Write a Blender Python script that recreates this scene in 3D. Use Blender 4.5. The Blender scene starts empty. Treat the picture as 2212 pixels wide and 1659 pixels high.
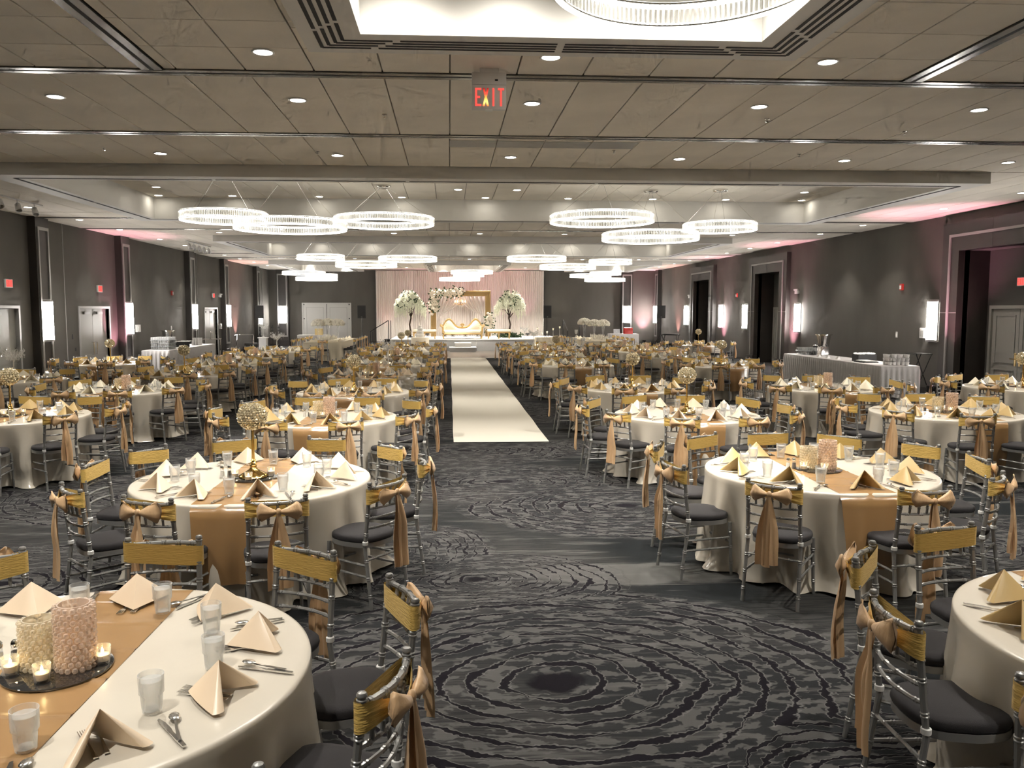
import bpy, math, random
import numpy as np
from mathutils import Vector, Matrix
random.seed(11)
rng = np.random.default_rng(5)
D = bpy.data
S = bpy.context.scene
COL = S.collection
PI = math.pi
R = math.radians

# ------------------------------------------------------------------ camera, world, exposure
EYE = 2.1
FPX = 1780.0
cam_d = D.cameras.new('camera')
cam = D.objects.new('camera', cam_d); COL.objects.link(cam)
cam.location = (0, 0, EYE)
cam.rotation_euler = (R(90 - 5.152), 0, R(-3.298))
cam_d.sensor_fit = 'HORIZONTAL'; cam_d.sensor_width = 36.0
cam_d.lens = FPX / 2212 * 36.0
cam_d.shift_x = 33 / 2212
cam_d.clip_start = 0.05; cam_d.clip_end = 200
S.camera = cam
world = D.worlds.new('world'); S.world = world; world.use_nodes = True
world.node_tree.nodes['Background'].inputs[0].default_value = (0.02, 0.02, 0.022, 1)
world.node_tree.nodes['Background'].inputs[1].default_value = 0.2
S.view_settings.view_transform = 'Standard'
S.view_settings.look = 'None'
S.view_settings.exposure = 0.55
S.view_settings.gamma = 1.0
S.view_settings.use_curve_mapping = False
S.cycles.use_denoising = True
S.cycles.use_adaptive_sampling = True
S.cycles.adaptive_threshold = 0.13
S.cycles.adaptive_min_samples = 8
S.cycles.max_bounces = 6
S.cycles.diffuse_bounces = 3
S.cycles.glossy_bounces = 2
S.cycles.transmission_bounces = 4
S.cycles.transparent_max_bounces = 8
S.cycles.sample_clamp_indirect = 4.0
S.cycles.sample_clamp_direct = 0.0
S.cycles.caustics_reflective = False
S.cycles.caustics_refractive = False

# light levels of the room's fixtures and of the added lamps
POW_DOWN = 340.0     # recessed downlights
POW_ACCENT = 120.0   # adjustable accent spots
POW_UP = 420.0        # pink wall uplights
EMIT_RING = 6.5     # LED strips of the ring chandeliers
EMIT_SCONCE = 60.0
EMIT_LENS = 25.0
WARM = (1.0, 0.945, 0.86)

def view_px(p):
    'pixel of a world point in the 2212 x 1659 frame (used to leave out repeats that stand wholly outside it)'
    psi, pt = R(3.298), R(-5.152)
    fw = np.array([math.sin(psi)*math.cos(pt), math.cos(psi)*math.cos(pt), math.sin(pt)])
    rt = np.array([math.cos(psi), -math.sin(psi), 0]); up = np.cross(rt, fw)
    d = np.array(p) - np.array([0, 0, EYE])
    z = d @ fw
    if z < 0.3: return None
    return 1073 + FPX*(d @ rt)/z, 829.5 - FPX*(d @ up)/z
def in_view(p, margin):
    q = view_px(p)
    return q is not None and -margin < q[0] < 2212+margin and -margin < q[1] < 1659+margin

# ------------------------------------------------------------------ materials
def nodes(m):
    return m.node_tree.nodes, m.node_tree.links
MATS = {}
def mat(name, col, rough=0.5, metal=0.0, spec=0.5, bump=0.0, bscale=60.0, var=0.0, vscale=3.0, emit=0.0, ecol=None, sheen=0.0, stretch=None, coat=0.0, alpha=1.0, aniso=0.0):
    m = D.materials.new(name); m.use_nodes = True
    N, L = nodes(m)
    b = N['Principled BSDF']
    b.inputs['Base Color'].default_value = (*col, 1)
    b.inputs['Roughness'].default_value = rough
    b.inputs['Metallic'].default_value = metal
    b.inputs['Specular IOR Level'].default_value = spec
    if sheen: b.inputs['Sheen Weight'].default_value = sheen
    if coat: b.inputs['Coat Weight'].default_value = coat
    if aniso: b.inputs['Anisotropic'].default_value = aniso
    if emit:
        b.inputs['Emission Color'].default_value = (*(ecol or col), 1)
        b.inputs['Emission Strength'].default_value = emit
    if bump or var:
        tc = N.new('ShaderNodeTexCoord'); src = tc.outputs['Object']
        if stretch:
            mp = N.new('ShaderNodeMapping'); mp.inputs['Scale'].default_value = stretch
            L.new(src, mp.inputs[0]); src = mp.outputs[0]
    if var:
        n = N.new('ShaderNodeTexNoise'); n.inputs['Scale'].default_value = vscale; n.inputs['Detail'].default_value = 3
        L.new(src, n.inputs['Vector'])
        r = N.new('ShaderNodeValToRGB')
        r.color_ramp.elements[0].position = 0.3; r.color_ramp.elements[1].position = 0.7
        r.color_ramp.elements[0].color = (*[c*(1-var) for c in col], 1)
        r.color_ramp.elements[1].color = (*[min(1, c*(1+var)) for c in col], 1)
        L.new(n.outputs['Fac'], r.inputs[0]); L.new(r.outputs[0], b.inputs['Base Color'])
    if bump:
        n = N.new('ShaderNodeTexNoise'); n.inputs['Scale'].default_value = bscale; n.inputs['Detail'].default_value = 3
        L.new(src, n.inputs['Vector'])
        bp = N.new('ShaderNodeBump'); bp.inputs['Strength'].default_value = bump; bp.inputs['Distance'].default_value = 0.01
        L.new(n.outputs['Fac'], bp.inputs['Height']); L.new(bp.outputs[0], b.inputs['Normal'])
    MATS[name] = m
    return m
def emission(name, col, s):
    m = D.materials.new(name); m.use_nodes = True
    N, L = nodes(m); N.remove(N['Principled BSDF'])
    e = N.new('ShaderNodeEmission'); e.inputs[0].default_value = (*col, 1); e.inputs[1].default_value = s
    L.new(e.outputs[0], N['Material Output'].inputs[0]); MATS[name] = m
    return m
def clear(name, col=(1, 1, 1), body=0.12, rough=0.05, tint=(1, 1, 1), glow=0.0):
    'clear pressed glass or crystal: see-through, a fresnel sheen and a little milky body'
    m = D.materials.new(name); m.use_nodes = True
    N, L = nodes(m); b = N['Principled BSDF']
    b.inputs['Base Color'].default_value = (*col, 1); b.inputs['Roughness'].default_value = rough
    b.inputs['Specular IOR Level'].default_value = 0.8
    t = N.new('ShaderNodeBsdfTransparent'); t.inputs[0].default_value = (*tint, 1)
    lw = N.new('ShaderNodeLayerWeight'); lw.inputs['Blend'].default_value = 0.35
    mr = N.new('ShaderNodeMapRange'); mr.inputs['To Min'].default_value = body; mr.inputs['To Max'].default_value = min(1, body+0.6)
    L.new(lw.outputs['Facing'], mr.inputs['Value'])
    mx = N.new('ShaderNodeMixShader')
    L.new(mr.outputs[0], mx.inputs[0]); L.new(t.outputs[0], mx.inputs[1]); L.new(b.outputs[0], mx.inputs[2])
    L.new(mx.outputs[0], N['Material Output'].inputs[0]); MATS[name] = m
    return m

# ------------------------------------------------------------------ mesh helper
class MB:
    def __init__(s): s.v = []; s.f = []
    def add(s, vs, fs):
        o = len(s.v); s.v.extend([tuple(map(float, p)) for p in vs]); s.f.extend([tuple(i+o for i in f) for f in fs]); return s
    def box(s, x0, x1, y0, y1, z0, z1):
        return s.add([(x0,y0,z0),(x1,y0,z0),(x1,y1,z0),(x0,y1,z0),(x0,y0,z1),(x1,y0,z1),(x1,y1,z1),(x0,y1,z1)],
                     [(0,3,2,1),(4,5,6,7),(0,1,5,4),(1,2,6,5),(2,3,7,6),(3,0,4,7)])
    def bbox(s, x0, x1, y0, y1, z0, z1, b):
        'box with chamfered vertical edges and top edge'
        o = [(x0+b,y0),(x1-b,y0),(x1,y0+b),(x1,y1-b),(x1-b,y1),(x0+b,y1),(x0,y1-b),(x0,y0+b)]
        cx, cy = (x0+x1)/2, (y0+y1)/2
        i = [(x+(b if x < cx else -b)*0.7, y+(b if y < cy else -b)*0.7) for x, y in o]
        vs = [(x,y,z0) for x,y in o]+[(x,y,z1-b) for x,y in o]+[(x,y,z1) for x,y in i]
        fs = [tuple(range(7,-1,-1)), tuple(range(16,24))]
        for k in range(8):
            j = (k+1) % 8
            fs += [(k,j,8+j,8+k),(8+k,8+j,16+j,16+k)]
        return s.add(vs, fs)
    def tube(s, pts, rad, n=8, caps=True):
        pts = [Vector(p) for p in pts]
        if not hasattr(rad, '__len__'): rad = [rad]*len(pts)
        vs = []; fs = []; up = None
        for i, p in enumerate(pts):
            a = pts[max(0,i-1)]; b = pts[min(len(pts)-1,i+1)]
            t = (b-a)
            t = t.normalized() if t.length > 1e-9 else Vector((0,0,1))
            if up is None:
                up = Vector((1,0,0)) if abs(t.x) < 0.8 else Vector((0,1,0))
            u = (up - t*up.dot(t)).normalized(); w = t.cross(u); up = u
            for k in range(n):
                an = 2*PI*k/n
                vs.append(p + (u*math.cos(an)+w*math.sin(an))*rad[i])
        m = len(pts)
        for i in range(m-1):
            for k in range(n):
                j = (k+1) % n
                fs.append((i*n+k, i*n+j, (i+1)*n+j, (i+1)*n+k))
        if caps:
            fs.append(tuple(range(n-1,-1,-1))); fs.append(tuple((m-1)*n+k for k in range(n)))
        return s.add(vs, fs)
    def lathe(s, prof, n=16, c=(0,0,0), flute=None, close=True):
        vs = []; fs = []
        for (r, z) in prof:
            for k in range(n):
                an = 2*PI*k/n
                rr = r if flute is None else flute(r, z, an)
                vs.append((c[0]+rr*math.cos(an), c[1]+rr*math.sin(an), c[2]+z))
        m = len(prof)
        for i in range(m-1):
            for k in range(n):
                j = (k+1) % n
                fs.append((i*n+k, i*n+j, (i+1)*n+j, (i+1)*n+k))
        if close:
            if prof[0][0] > 1e-6: fs.append(tuple(range(n-1,-1,-1)))
            if prof[-1][0] > 1e-6: fs.append(tuple((m-1)*n+k for k in range(n)))
        return s.add(vs, fs)
    def sphere(s, c, r, nu=10, nv=6, sq=(1,1,1)):
        vs = []; fs = []
        for i in range(nv+1):
            th = PI*i/nv
            for k in range(nu):
                an = 2*PI*k/nu
                vs.append((c[0]+r*sq[0]*math.sin(th)*math.cos(an), c[1]+r*sq[1]*math.sin(th)*math.sin(an), c[2]+r*sq[2]*math.cos(th)))
        for i in range(nv):
            for k in range(nu):
                j = (k+1) % nu
                fs.append((i*nu+k, (i+1)*nu+k, (i+1)*nu+j, i*nu+j))
        return s.add(vs, fs)
    def octa(s, c, r, h=None):
        h = h or r; x, y, z = c
        return s.add([(x+r,y,z),(x,y+r,z),(x-r,y,z),(x,y-r,z),(x,y,z+h),(x,y,z-h)],
                     [(0,1,4),(1,2,4),(2,3,4),(3,0,4),(1,0,5),(2,1,5),(3,2,5),(0,3,5)])
    def grid(s, fn, nu, nv, wrap=False):
        vs = [fn(i/nu, j/nv) for j in range(nv+1) for i in range(nu + (0 if wrap else 1))]
        w = nu if wrap else nu+1
        fs = []
        for j in range(nv):
            for i in range(nu):
                k = (i+1) % w
                fs.append((j*w+i, j*w+k, (j+1)*w+k, (j+1)*w+i))
        return s.add(vs, fs)
    def prism(s, poly, z0, z1, axis='z'):
        n = len(poly)
        def P(a, b, h): return (a,b,h) if axis == 'z' else ((a,h,b) if axis == 'y' else (h,a,b))
        vs = [P(a,b,z0) for a,b in poly]+[P(a,b,z1) for a,b in poly]
        fs = [tuple(range(n-1,-1,-1)), tuple(range(n,2*n))]
        for k in range(n):
            j = (k+1) % n; fs.append((k,j,n+j,n+k))
        return s.add(vs, fs)
    def xform(s, M):
        s.v = [tuple(M @ Vector(p)) for p in s.v]; return s
    def mesh(s, name, m, smooth=True):
        me = D.meshes.new(name); me.from_pydata(s.v, [], s.f)
        if m is not None: me.materials.append(MATS[m] if isinstance(m, str) else m)
        if smooth and len(me.polygons):
            me.polygons.foreach_set('use_smooth', [True]*len(me.polygons))
            if smooth != 'all':
                me.update()
                try: me.set_sharp_from_angle(angle=R(40))
                except Exception: pass
        me.update(); return me
    def build(s, name, m, parent=None, smooth=True, kind=None, loc=None):
        o = D.objects.new(name, s.mesh(name, m, smooth)); COL.objects.link(o)
        if parent is not None: o.parent = parent
        if kind: o['kind'] = kind
        if loc: o.location = loc
        return o
def tag(o, label, cat, group=None, kind=None):
    o['label'] = label; o['category'] = cat
    if group: o['group'] = group
    if kind: o['kind'] = kind
    return o
def thing(name, label, cat, loc=(0,0,0), rz=0.0, group=None):
    o = D.objects.new(name, None); COL.objects.link(o); o.empty_display_size = 0.1
    o.location = loc; o.rotation_euler = (0,0,rz)
    return tag(o, label, cat, group)
def structure(o):
    o['kind'] = 'structure'; return o
def lamp(name, kind, loc, power, color, parent=None, rot=None, size=0.05, spot=None, blend=0.5):
    l = D.lights.new(name, kind); l.energy = power; l.color = color
    if kind in ('POINT', 'SPOT'): l.shadow_soft_size = size
    if kind == 'SPOT': l.spot_size = spot; l.spot_blend = blend
    if kind == 'AREA': l.size = size
    o = D.objects.new(name, l); COL.objects.link(o); o.location = loc
    if rot: o.rotation_euler = rot
    if parent is not None: o.parent = parent
    return o
def aim(o, src, dst):
    d = Vector(dst)-Vector(src); o.rotation_euler = d.to_track_quat('-Z', 'Y').to_euler()
class Proto:
    'one kind of thing: its parts as shared meshes; stamp() makes a new individual with its own part objects'
    def __init__(s): s.parts = []
    def part(s, name, me, under=None, loc=None, rot=None, label=None, kind=None):
        s.parts.append((name, me, under, loc, rot, label, kind)); return len(s.parts)-1
    def stamp(s, name, label, cat, group, loc, rz=0.0, tilt=None):
        root = thing(name, label, cat, loc, rz, group)
        if tilt: root.rotation_euler = (tilt[0], tilt[1], rz)
        made = []
        for (pn, me, under, pl, pr, lb, kd) in s.parts:
            o = D.objects.new(pn, me); COL.objects.link(o)
            o.parent = root if under is None else made[under]
            if pl: o.location = pl
            if pr: o.rotation_euler = pr
            if lb: o['label'] = lb
            if kd: o['kind'] = kd
            made.append(o)
        return root
# ------------------------------------------------------------------ the palette
mat('wall_paint', (0.115, 0.108, 0.096), 0.85, spec=0.3, bump=0.25, bscale=220, var=0.10, vscale=1.2, stretch=(1, 1, 0.35))
mat('dark_panel', (0.036, 0.031, 0.027), 0.42, var=0.15, vscale=2)
mat('niche_paint', (0.075, 0.073, 0.066), 0.6)
mat('frame_paint', (0.34, 0.335, 0.32), 0.4)
mat('door_paint', (0.30, 0.295, 0.265), 0.45)
mat('white_door_paint', (0.52, 0.515, 0.49), 0.4)
mat('ceiling_tile', (0.84, 0.79, 0.70), 0.9, bump=0.3, bscale=160, var=0.06, vscale=1.3)
mat('ceiling_grid', (0.27, 0.25, 0.21), 0.8)
mat('plaster', (0.74, 0.725, 0.69), 0.6)
mat('slot_black', (0.012, 0.011, 0.010), 0.8)
mat('track_metal', (0.24, 0.235, 0.22), 0.25, metal=0.9)
mat('white_plastic', (0.72, 0.71, 0.69), 0.4)
mat('black_plastic', (0.012, 0.012, 0.012), 0.5)
mat('black_metal', (0.02, 0.02, 0.02), 0.35, metal=0.4)
mat('red_plastic', (0.45, 0.025, 0.02), 0.4)
mat('chrome', (0.75, 0.74, 0.72), 0.12, metal=1.0)
mat('steel', (0.76, 0.75, 0.73), 0.2, metal=1.0)
mat('gold_metal', (0.83, 0.57, 0.20), 0.13, metal=1.0)
mat('brass', (0.66, 0.50, 0.24), 0.28, metal=1.0)
mat('chair_silver', (0.33, 0.33, 0.32), 0.34, metal=0.5)
mat('cushion_plum', (0.016, 0.014, 0.016), 0.85, bump=0.3, bscale=400, sheen=0.05)
mat('sash_gold', (0.80, 0.54, 0.15), 0.48, bump=0.45, bscale=22, stretch=(1, 1, 7), sheen=0.12)
mat('sash_copper', (0.70, 0.465, 0.26), 0.38, bump=0.25, bscale=18, stretch=(3, 3, 0.6), sheen=0.1)
mat('runner_copper', (0.35, 0.205, 0.088), 0.27, spec=0.9, bump=0.12, bscale=9)
mat('cloth_ivory', (0.66, 0.61, 0.52), 0.24, spec=1.0, bump=0.15, bscale=7)
mat('cloth_cream', (0.74, 0.66, 0.50), 0.6, bump=0.1, bscale=12)
mat('skirt_white', (0.62, 0.60, 0.585), 0.6)
mat('runner_white', (0.88, 0.83, 0.72), 0.85, bump=0.2, bscale=40)
mat('napkin_peach', (0.90, 0.73, 0.54), 0.36, spec=0.6)
mat('napkin_gold', (0.56, 0.40, 0.18), 0.34, spec=0.6)
mat('napkin_ivory', (0.86, 0.78, 0.60), 0.4, spec=0.5)
mat('strap_white', (0.75, 0.75, 0.73), 0.6)
mat('mirror_black', (0.03, 0.03, 0.03), 0.03, metal=0.0, spec=1.0, coat=1.0)
mat('wax', (0.85, 0.72, 0.52), 0.6)
mat('salt', (0.85, 0.85, 0.83), 0.8)
mat('pepper', (0.06, 0.05, 0.045), 0.9)
mat('porcelain', (0.80, 0.79, 0.77), 0.25)
mat('leather_ivory', (0.80, 0.72, 0.55), 0.45)
mat('carved_gold', (0.60, 0.40, 0.16), 0.4, metal=0.5)
mat('gold_frame', (0.36, 0.235, 0.095), 0.45, metal=0.3)
mat('curtain_white', (0.74, 0.69, 0.635), 0.75)
mat('stage_white', (0.72, 0.70, 0.66), 0.6)
mat('stage_panel', (0.46, 0.46, 0.45), 0.6)
mat('bark', (0.045, 0.026, 0.016), 0.9, bump=0.5, bscale=20)
mat('blossom', (0.84, 0.85, 0.68), 0.8)
mat('rose', (0.84, 0.74, 0.61), 0.7)
mat('white_flower', (0.86, 0.82, 0.70), 0.75)
mat('leaf_green', (0.03, 0.065, 0.022), 0.6)
mat('icing', (0.82, 0.79, 0.72), 0.45)
mat('laptop_grey', (0.45, 0.46, 0.48), 0.4, metal=0.5)
mat('card_gold', (0.70, 0.55, 0.26), 0.4, metal=0.3)
mat('paper_white', (0.85, 0.84, 0.81), 0.8)
clear('glass', (0.86, 0.87, 0.86), body=0.10, rough=0.08)
clear('ice_water', (0.74, 0.76, 0.75), body=0.16, rough=0.2)
clear('candle_glass', (0.9, 0.9, 0.9), body=0.07, rough=0.05)
clear('crystal', (0.93, 0.92, 0.88), body=0.42, rough=0.08)
clear('ring_crystal', (0.93, 0.93, 0.91), body=0.42, rough=0.1)
clear('bead_champagne', (0.93, 0.86, 0.72), body=0.26, rough=0.03, tint=(1, 0.97, 0.9))
clear('bead_blush', (0.93, 0.80, 0.70), body=0.26, rough=0.03, tint=(1, 0.95, 0.9))
mat('bead_gold_globe', (0.92, 0.82, 0.58), 0.14, metal=0.65, spec=1.0)
clear('sheer', (0.90, 0.84, 0.80), body=0.35, rough=0.7)
emission('led_ring', (1.0, 0.95, 0.84), EMIT_RING)
emission('led_up_added', (1.0, 0.95, 0.84), EMIT_RING*0.5)  # glow of the extra strip added on top of the rings
emission('lens_glow', (1.0, 0.93, 0.80), EMIT_LENS)
emission('sconce_glow', (1.0, 0.95, 0.90), EMIT_SCONCE)
emission('flame', (1.0, 0.72, 0.32), 30.0)
emission('bulb_warm', (1.0, 0.62, 0.30), 25.0)
emission('exit_red', (1.0, 0.09, 0.07), 0.9)
emission('exit_amber', (1.0, 0.55, 0.12), 1.8)
def lit_letter():
    'the letter in front of the sign lamp: amber where the bulb sits, red above'
    m = emission('exit_lit_x', (1, .1, .07), 1.0); N, L = nodes(m)
    tc = N.new('ShaderNodeTexCoord'); sp = N.new('ShaderNodeSeparateXYZ'); L.new(tc.outputs['Generated'], sp.inputs[0])
    r = N.new('ShaderNodeValToRGB'); e = r.color_ramp.elements
    e[0].position = 0.0; e[0].color = (1.0, 0.16, 0.05, 1); e[1].position = 1.0; e[1].color = (0.25, 0.01, 0.01, 1)
    k = e.new(0.22); k.color = (1.6, 1.0, 0.25, 1); k = e.new(0.45); k.color = (1.4, 0.5, 0.08, 1); k = e.new(0.65); k.color = (1.0, 0.10, 0.06, 1)
    L.new(sp.outputs[2], r.inputs[0]); em = [n for n in N if n.type == 'EMISSION'][0]; L.new(r.outputs[0], em.inputs[0])
lit_letter()
emission('exit_wall_red', (1.0, 0.16, 0.14), 0.75)
emission('uplight_lens', (1.0, 0.55, 0.60), 6.0)

def carpet_material():
    m = D.materials.new('patterned_carpet'); m.use_nodes = True
    N, L = nodes(m); b = N['Principled BSDF']
    b.inputs['Roughness'].default_value = 0.95; b.inputs['Specular IOR Level'].default_value = 0.15
    def math_(op, a, c=None, d=None, clamp=False):
        n = N.new('ShaderNodeMath'); n.operation = op; n.use_clamp = clamp
        for i, x in enumerate((a, c, d)):
            if x is None: continue
            if isinstance(x, (int, float)): n.inputs[i].default_value = x
            else: L.new(x, n.inputs[i])
        return n.outputs[0]
    def noise(vec, scale, detail=2, rough=0.5):
        n = N.new('ShaderNodeTexNoise'); n.inputs['Scale'].default_value = scale; n.inputs['Detail'].default_value = detail
        n.inputs['Roughness'].default_value = rough
        L.new(vec, n.inputs['Vector']); return n
    def vmath(op, a, c):
        n = N.new('ShaderNodeVectorMath'); n.operation = op
        for i, x in enumerate((a, c)):
            if isinstance(x, tuple): n.inputs[i].default_value = x
            else: L.new(x, n.inputs[i])
        return n
    def step(x, lo, hi):
        n = N.new('ShaderNodeMapRange'); n.interpolation_type = 'SMOOTHSTEP'
        n.inputs['From Min'].default_value = lo; n.inputs['From Max'].default_value = hi
        L.new(x, n.inputs['Value']); return n.outputs[0]
    def mix(f, a, c):
        n = N.new('ShaderNodeMix'); n.data_type = 'RGBA'
        if isinstance(f, (int, float)): n.inputs[0].default_value = f
        else: L.new(f, n.inputs[0])
        for i, x in ((6, a), (7, c)):
            if isinstance(x, tuple): n.inputs[i].default_value = (*x, 1)
            else: L.new(x, n.inputs[i])
        return n.outputs[2]
    geo = N.new('ShaderNodeNewGeometry'); P = geo.outputs['Position']
    w1 = noise(P, 1.1, 2)
    w1v = vmath('SUBTRACT', w1.outputs['Color'], (0.5, 0.5, 0.5))
    w1s = vmath('MULTIPLY', w1v.outputs[0], (0.40, 0.32, 0.0))
    w2 = noise(P, 6.5, 2)
    w2v = vmath('SUBTRACT', w2.outputs['Color'], (0.5, 0.5, 0.5))
    w2s = vmath('MULTIPLY', w2v.outputs[0], (0.11, 0.075, 0.0))
    w3 = noise(P, 30.0, 1)
    w3v = vmath('SUBTRACT', w3.outputs['Color'], (0.5, 0.5, 0.5))
    w3s = vmath('MULTIPLY', w3v.outputs[0], (0.05, 0.035, 0.0))
    Q = vmath('ADD', P, w1s.outputs[0]); Q = vmath('ADD', Q.outputs[0], w2s.outputs[0]); Q = vmath('ADD', Q.outputs[0], w3s.outputs[0])
    q = Q.outputs[0]
    # growth-ring medallions: (x, y, radius in x, radius in y)
    cents = [(0.58, 4.50, 1.75, 1.30), (0.22, 6.25, 0.95, 0.62), (1.86, 8.60, 1.45, 1.05), (0.62, 9.95, 1.35, 0.95),
             (-0.55, 7.10, 0.85, 0.75), (-3.45, 6.35, 1.35, 1.0), (-0.6, 3.1, 1.0, 0.8), (4.75, 6.9, 1.2, 1.1), (2.0, 3.4, 1.0, 0.7),
             (0.2, 12.2, 1.5, 1.0), (2.6, 12.6, 1.2, 1.1), (-3.6, 9.4, 1.3, 1.1), (5.1, 10.4, 1.3, 1.1), (-3.7, 12.4, 1.4, 1.1), (4.9, 4.4, 1.1, 0.9)]
    t = None
    for (cx, cy, rx, ry) in cents:
        s1 = vmath('SUBTRACT', q, (cx, cy, 0))
        s2 = vmath('MULTIPLY', s1.outputs[0], (.83/rx, .83/ry, 0))
        ln = N.new('ShaderNodeVectorMath'); ln.operation = 'LENGTH'; L.new(s2.outputs[0], ln.inputs[0])
        t = ln.outputs['Value'] if t is None else math_('MINIMUM', t, ln.outputs['Value'])
    vor = N.new('ShaderNodeTexVoronoi'); vor.inputs['Scale'].default_value = 0.36; vor.voronoi_dimensions = '2D'
    qs = vmath('MULTIPLY', q, (1, 1.3, 0)); L.new(qs.outputs[0], vor.inputs['Vector'])
    sep = N.new('ShaderNodeSeparateXYZ'); L.new(P, sep.inputs[0])
    away = math_('MAXIMUM', step(sep.outputs[1], 12.5, 13.5), math_('MAXIMUM', step(sep.outputs[0], 5.6, 6.6), step(math_('MULTIPLY', sep.outputs[0], -1), 4.6, 5.6)))
    tv = math_('MULTIPLY', vor.outputs['Distance'], 2.0)
    tm = N.new('ShaderNodeMix'); L.new(away, tm.inputs[0]); L.new(t, tm.inputs[2]); L.new(tv, tm.inputs[3])
    t = tm.outputs[0]
    ph = math_('MULTIPLY', t, 11.5)
    fr = math_('FRACT', ph)
    wob = noise(P, 3.4, 3)
    tri = math_('ABSOLUTE', math_('SUBTRACT', fr, 0.5))
    wid = math_('MULTIPLY_ADD', wob.outputs['Fac'], 0.50, -0.135)
    ring = step(math_('SUBTRACT', wid, tri), -0.015, 0.03)
    edge = math_('SUBTRACT', step(math_('SUBTRACT', math_('ADD', wid, 0.05), tri), -0.01, 0.02), ring)
    rim = math_('SUBTRACT', 1.0, step(t, 0.92, 1.02))
    core = math_('SUBTRACT', 1.0, step(t, 0.055, 0.085))
    ring = math_('MAXIMUM', math_('MULTIPLY', ring, rim), core)
    edge = math_('MULTIPLY', edge, rim)
    # streaked ground
    st = vmath('MULTIPLY', P, (0.55, 5.5, 1)); ns = noise(st.outputs[0], 1.2, 4, 0.6)
    st2 = vmath('MULTIPLY', P, (3.0, 46.0, 1)); nf = noise(st2.outputs[0], 1.0, 2)
    big = noise(vmath('ADD', P, w2s.outputs[0]).outputs[0], 0.42, 2)
    base = mix(step(big.outputs['Fac'], 0.42, 0.60), (0.017, 0.020, 0.022), (0.062, 0.061, 0.058))
    base = mix(math_('MULTIPLY', step(ns.outputs['Fac'], 0.54, 0.62), 0.8), base, (0.145, 0.143, 0.135))
    base = mix(math_('MULTIPLY', step(nf.outputs['Fac'], 0.47, 0.56), 0.6), base, (0.016, 0.018, 0.020))
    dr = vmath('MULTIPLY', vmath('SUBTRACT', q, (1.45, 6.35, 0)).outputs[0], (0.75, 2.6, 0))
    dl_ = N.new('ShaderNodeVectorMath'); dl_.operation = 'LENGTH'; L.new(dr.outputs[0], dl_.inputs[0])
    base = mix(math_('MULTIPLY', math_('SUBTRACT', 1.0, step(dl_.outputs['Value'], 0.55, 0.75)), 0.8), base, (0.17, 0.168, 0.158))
    flk = noise(vmath('MULTIPLY', q, (6.0, 14.0, 1)).outputs[0], 1.0, 2)
    flake = math_('MULTIPLY', math_('MULTIPLY', step(flk.outputs['Fac'], 0.5, 0.56), rim), 0.7)
    base = mix(flake, base, (0.175, 0.172, 0.163))
    tint = mix(0.5, base, (0.065, 0.061, 0.066))
    base = mix(math_('MULTIPLY', rim, 0.35), base, tint)
    c = mix(math_('MULTIPLY', edge, 0.75), base, (0.20, 0.197, 0.187))
    c = mix(ring, c, (0.008, 0.006, 0.010))
    pile = noise(P, 420.0, 1)
    c2 = N.new('ShaderNodeMix'); c2.data_type = 'RGBA'; c2.blend_type = 'MULTIPLY'; c2.inputs[0].default_value = 0.35
    L.new(c, c2.inputs[6]); L.new(pile.outputs['Color'], c2.inputs[7])
    g = N.new('ShaderNodeMix'); g.data_type = 'RGBA'; g.blend_type = 'MULTIPLY'; g.inputs[0].default_value = 1.0
    L.new(c2.outputs[2], g.inputs[6]); g.inputs[7].default_value = (0.78, 0.78, 0.79, 1)
    L.new(g.outputs[2], b.inputs['Base Color'])
    bp = N.new('ShaderNodeBump'); bp.inputs['Strength'].default_value = 0.4; bp.inputs['Distance'].default_value = 0.004
    L.new(pile.outputs['Fac'], bp.inputs['Height']); L.new(bp.outputs[0], b.inputs['Normal'])
    MATS['carpet'] = m
carpet_material()
def wood_material():
    m = mat('dance_wood', (0.11, 0.09, 0.075), 0.3)
    N, L = nodes(m); b = N['Principled BSDF']
    tc = N.new('ShaderNodeNewGeometry'); mp = N.new('ShaderNodeMapping'); mp.inputs['Scale'].default_value = (1.2, 1.2, 1)
    L.new(tc.outputs['Position'], mp.inputs[0])
    br = N.new('ShaderNodeTexBrick'); br.inputs['Scale'].default_value = 1.0
    br.inputs['Color1'].default_value = (0.15, 0.125, 0.105, 1); br.inputs['Color2'].default_value = (0.09, 0.073, 0.06, 1)
    br.inputs['Mortar'].default_value = (0.05, 0.04, 0.035, 1); br.inputs['Mortar Size'].default_value = 0.008
    L.new(mp.outputs[0], br.inputs['Vector']); L.new(br.outputs['Color'], b.inputs['Base Color'])
wood_material()
# ------------------------------------------------------------------ the hall
XL, XR, YN, YF, ZC = -10.4, 12.25, -4.0, 48.6, 4.4
floor = structure(MB().add([(XL-.9,YN-.2,0),(XR+.9,YN-.2,0),(XR+.9,YF+.2,0),(XL-.9,YF+.2,0)], [(0,1,2,3)]).build('floor', 'carpet', smooth=False))
floor['label'] = 'dark grey carpet with black growth-ring medallions'
df = structure(MB().box(-3.2, 4.9, 35.9, 42.0, 0.0, 0.012).build('floor_dance_area', 'dance_wood', smooth=False))
df['label'] = 'grey wood dance floor before the stage'
for (a, b, c, d) in ((-3.25, 4.95, 35.84, 35.9), (-3.26, -3.2, 35.84, 42.0), (4.9, 4.96, 35.84, 42.0)):
    MB().box(a, b, c, d, 0, 0.016).build('edge_trim', 'white_plastic', df, False)

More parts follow.
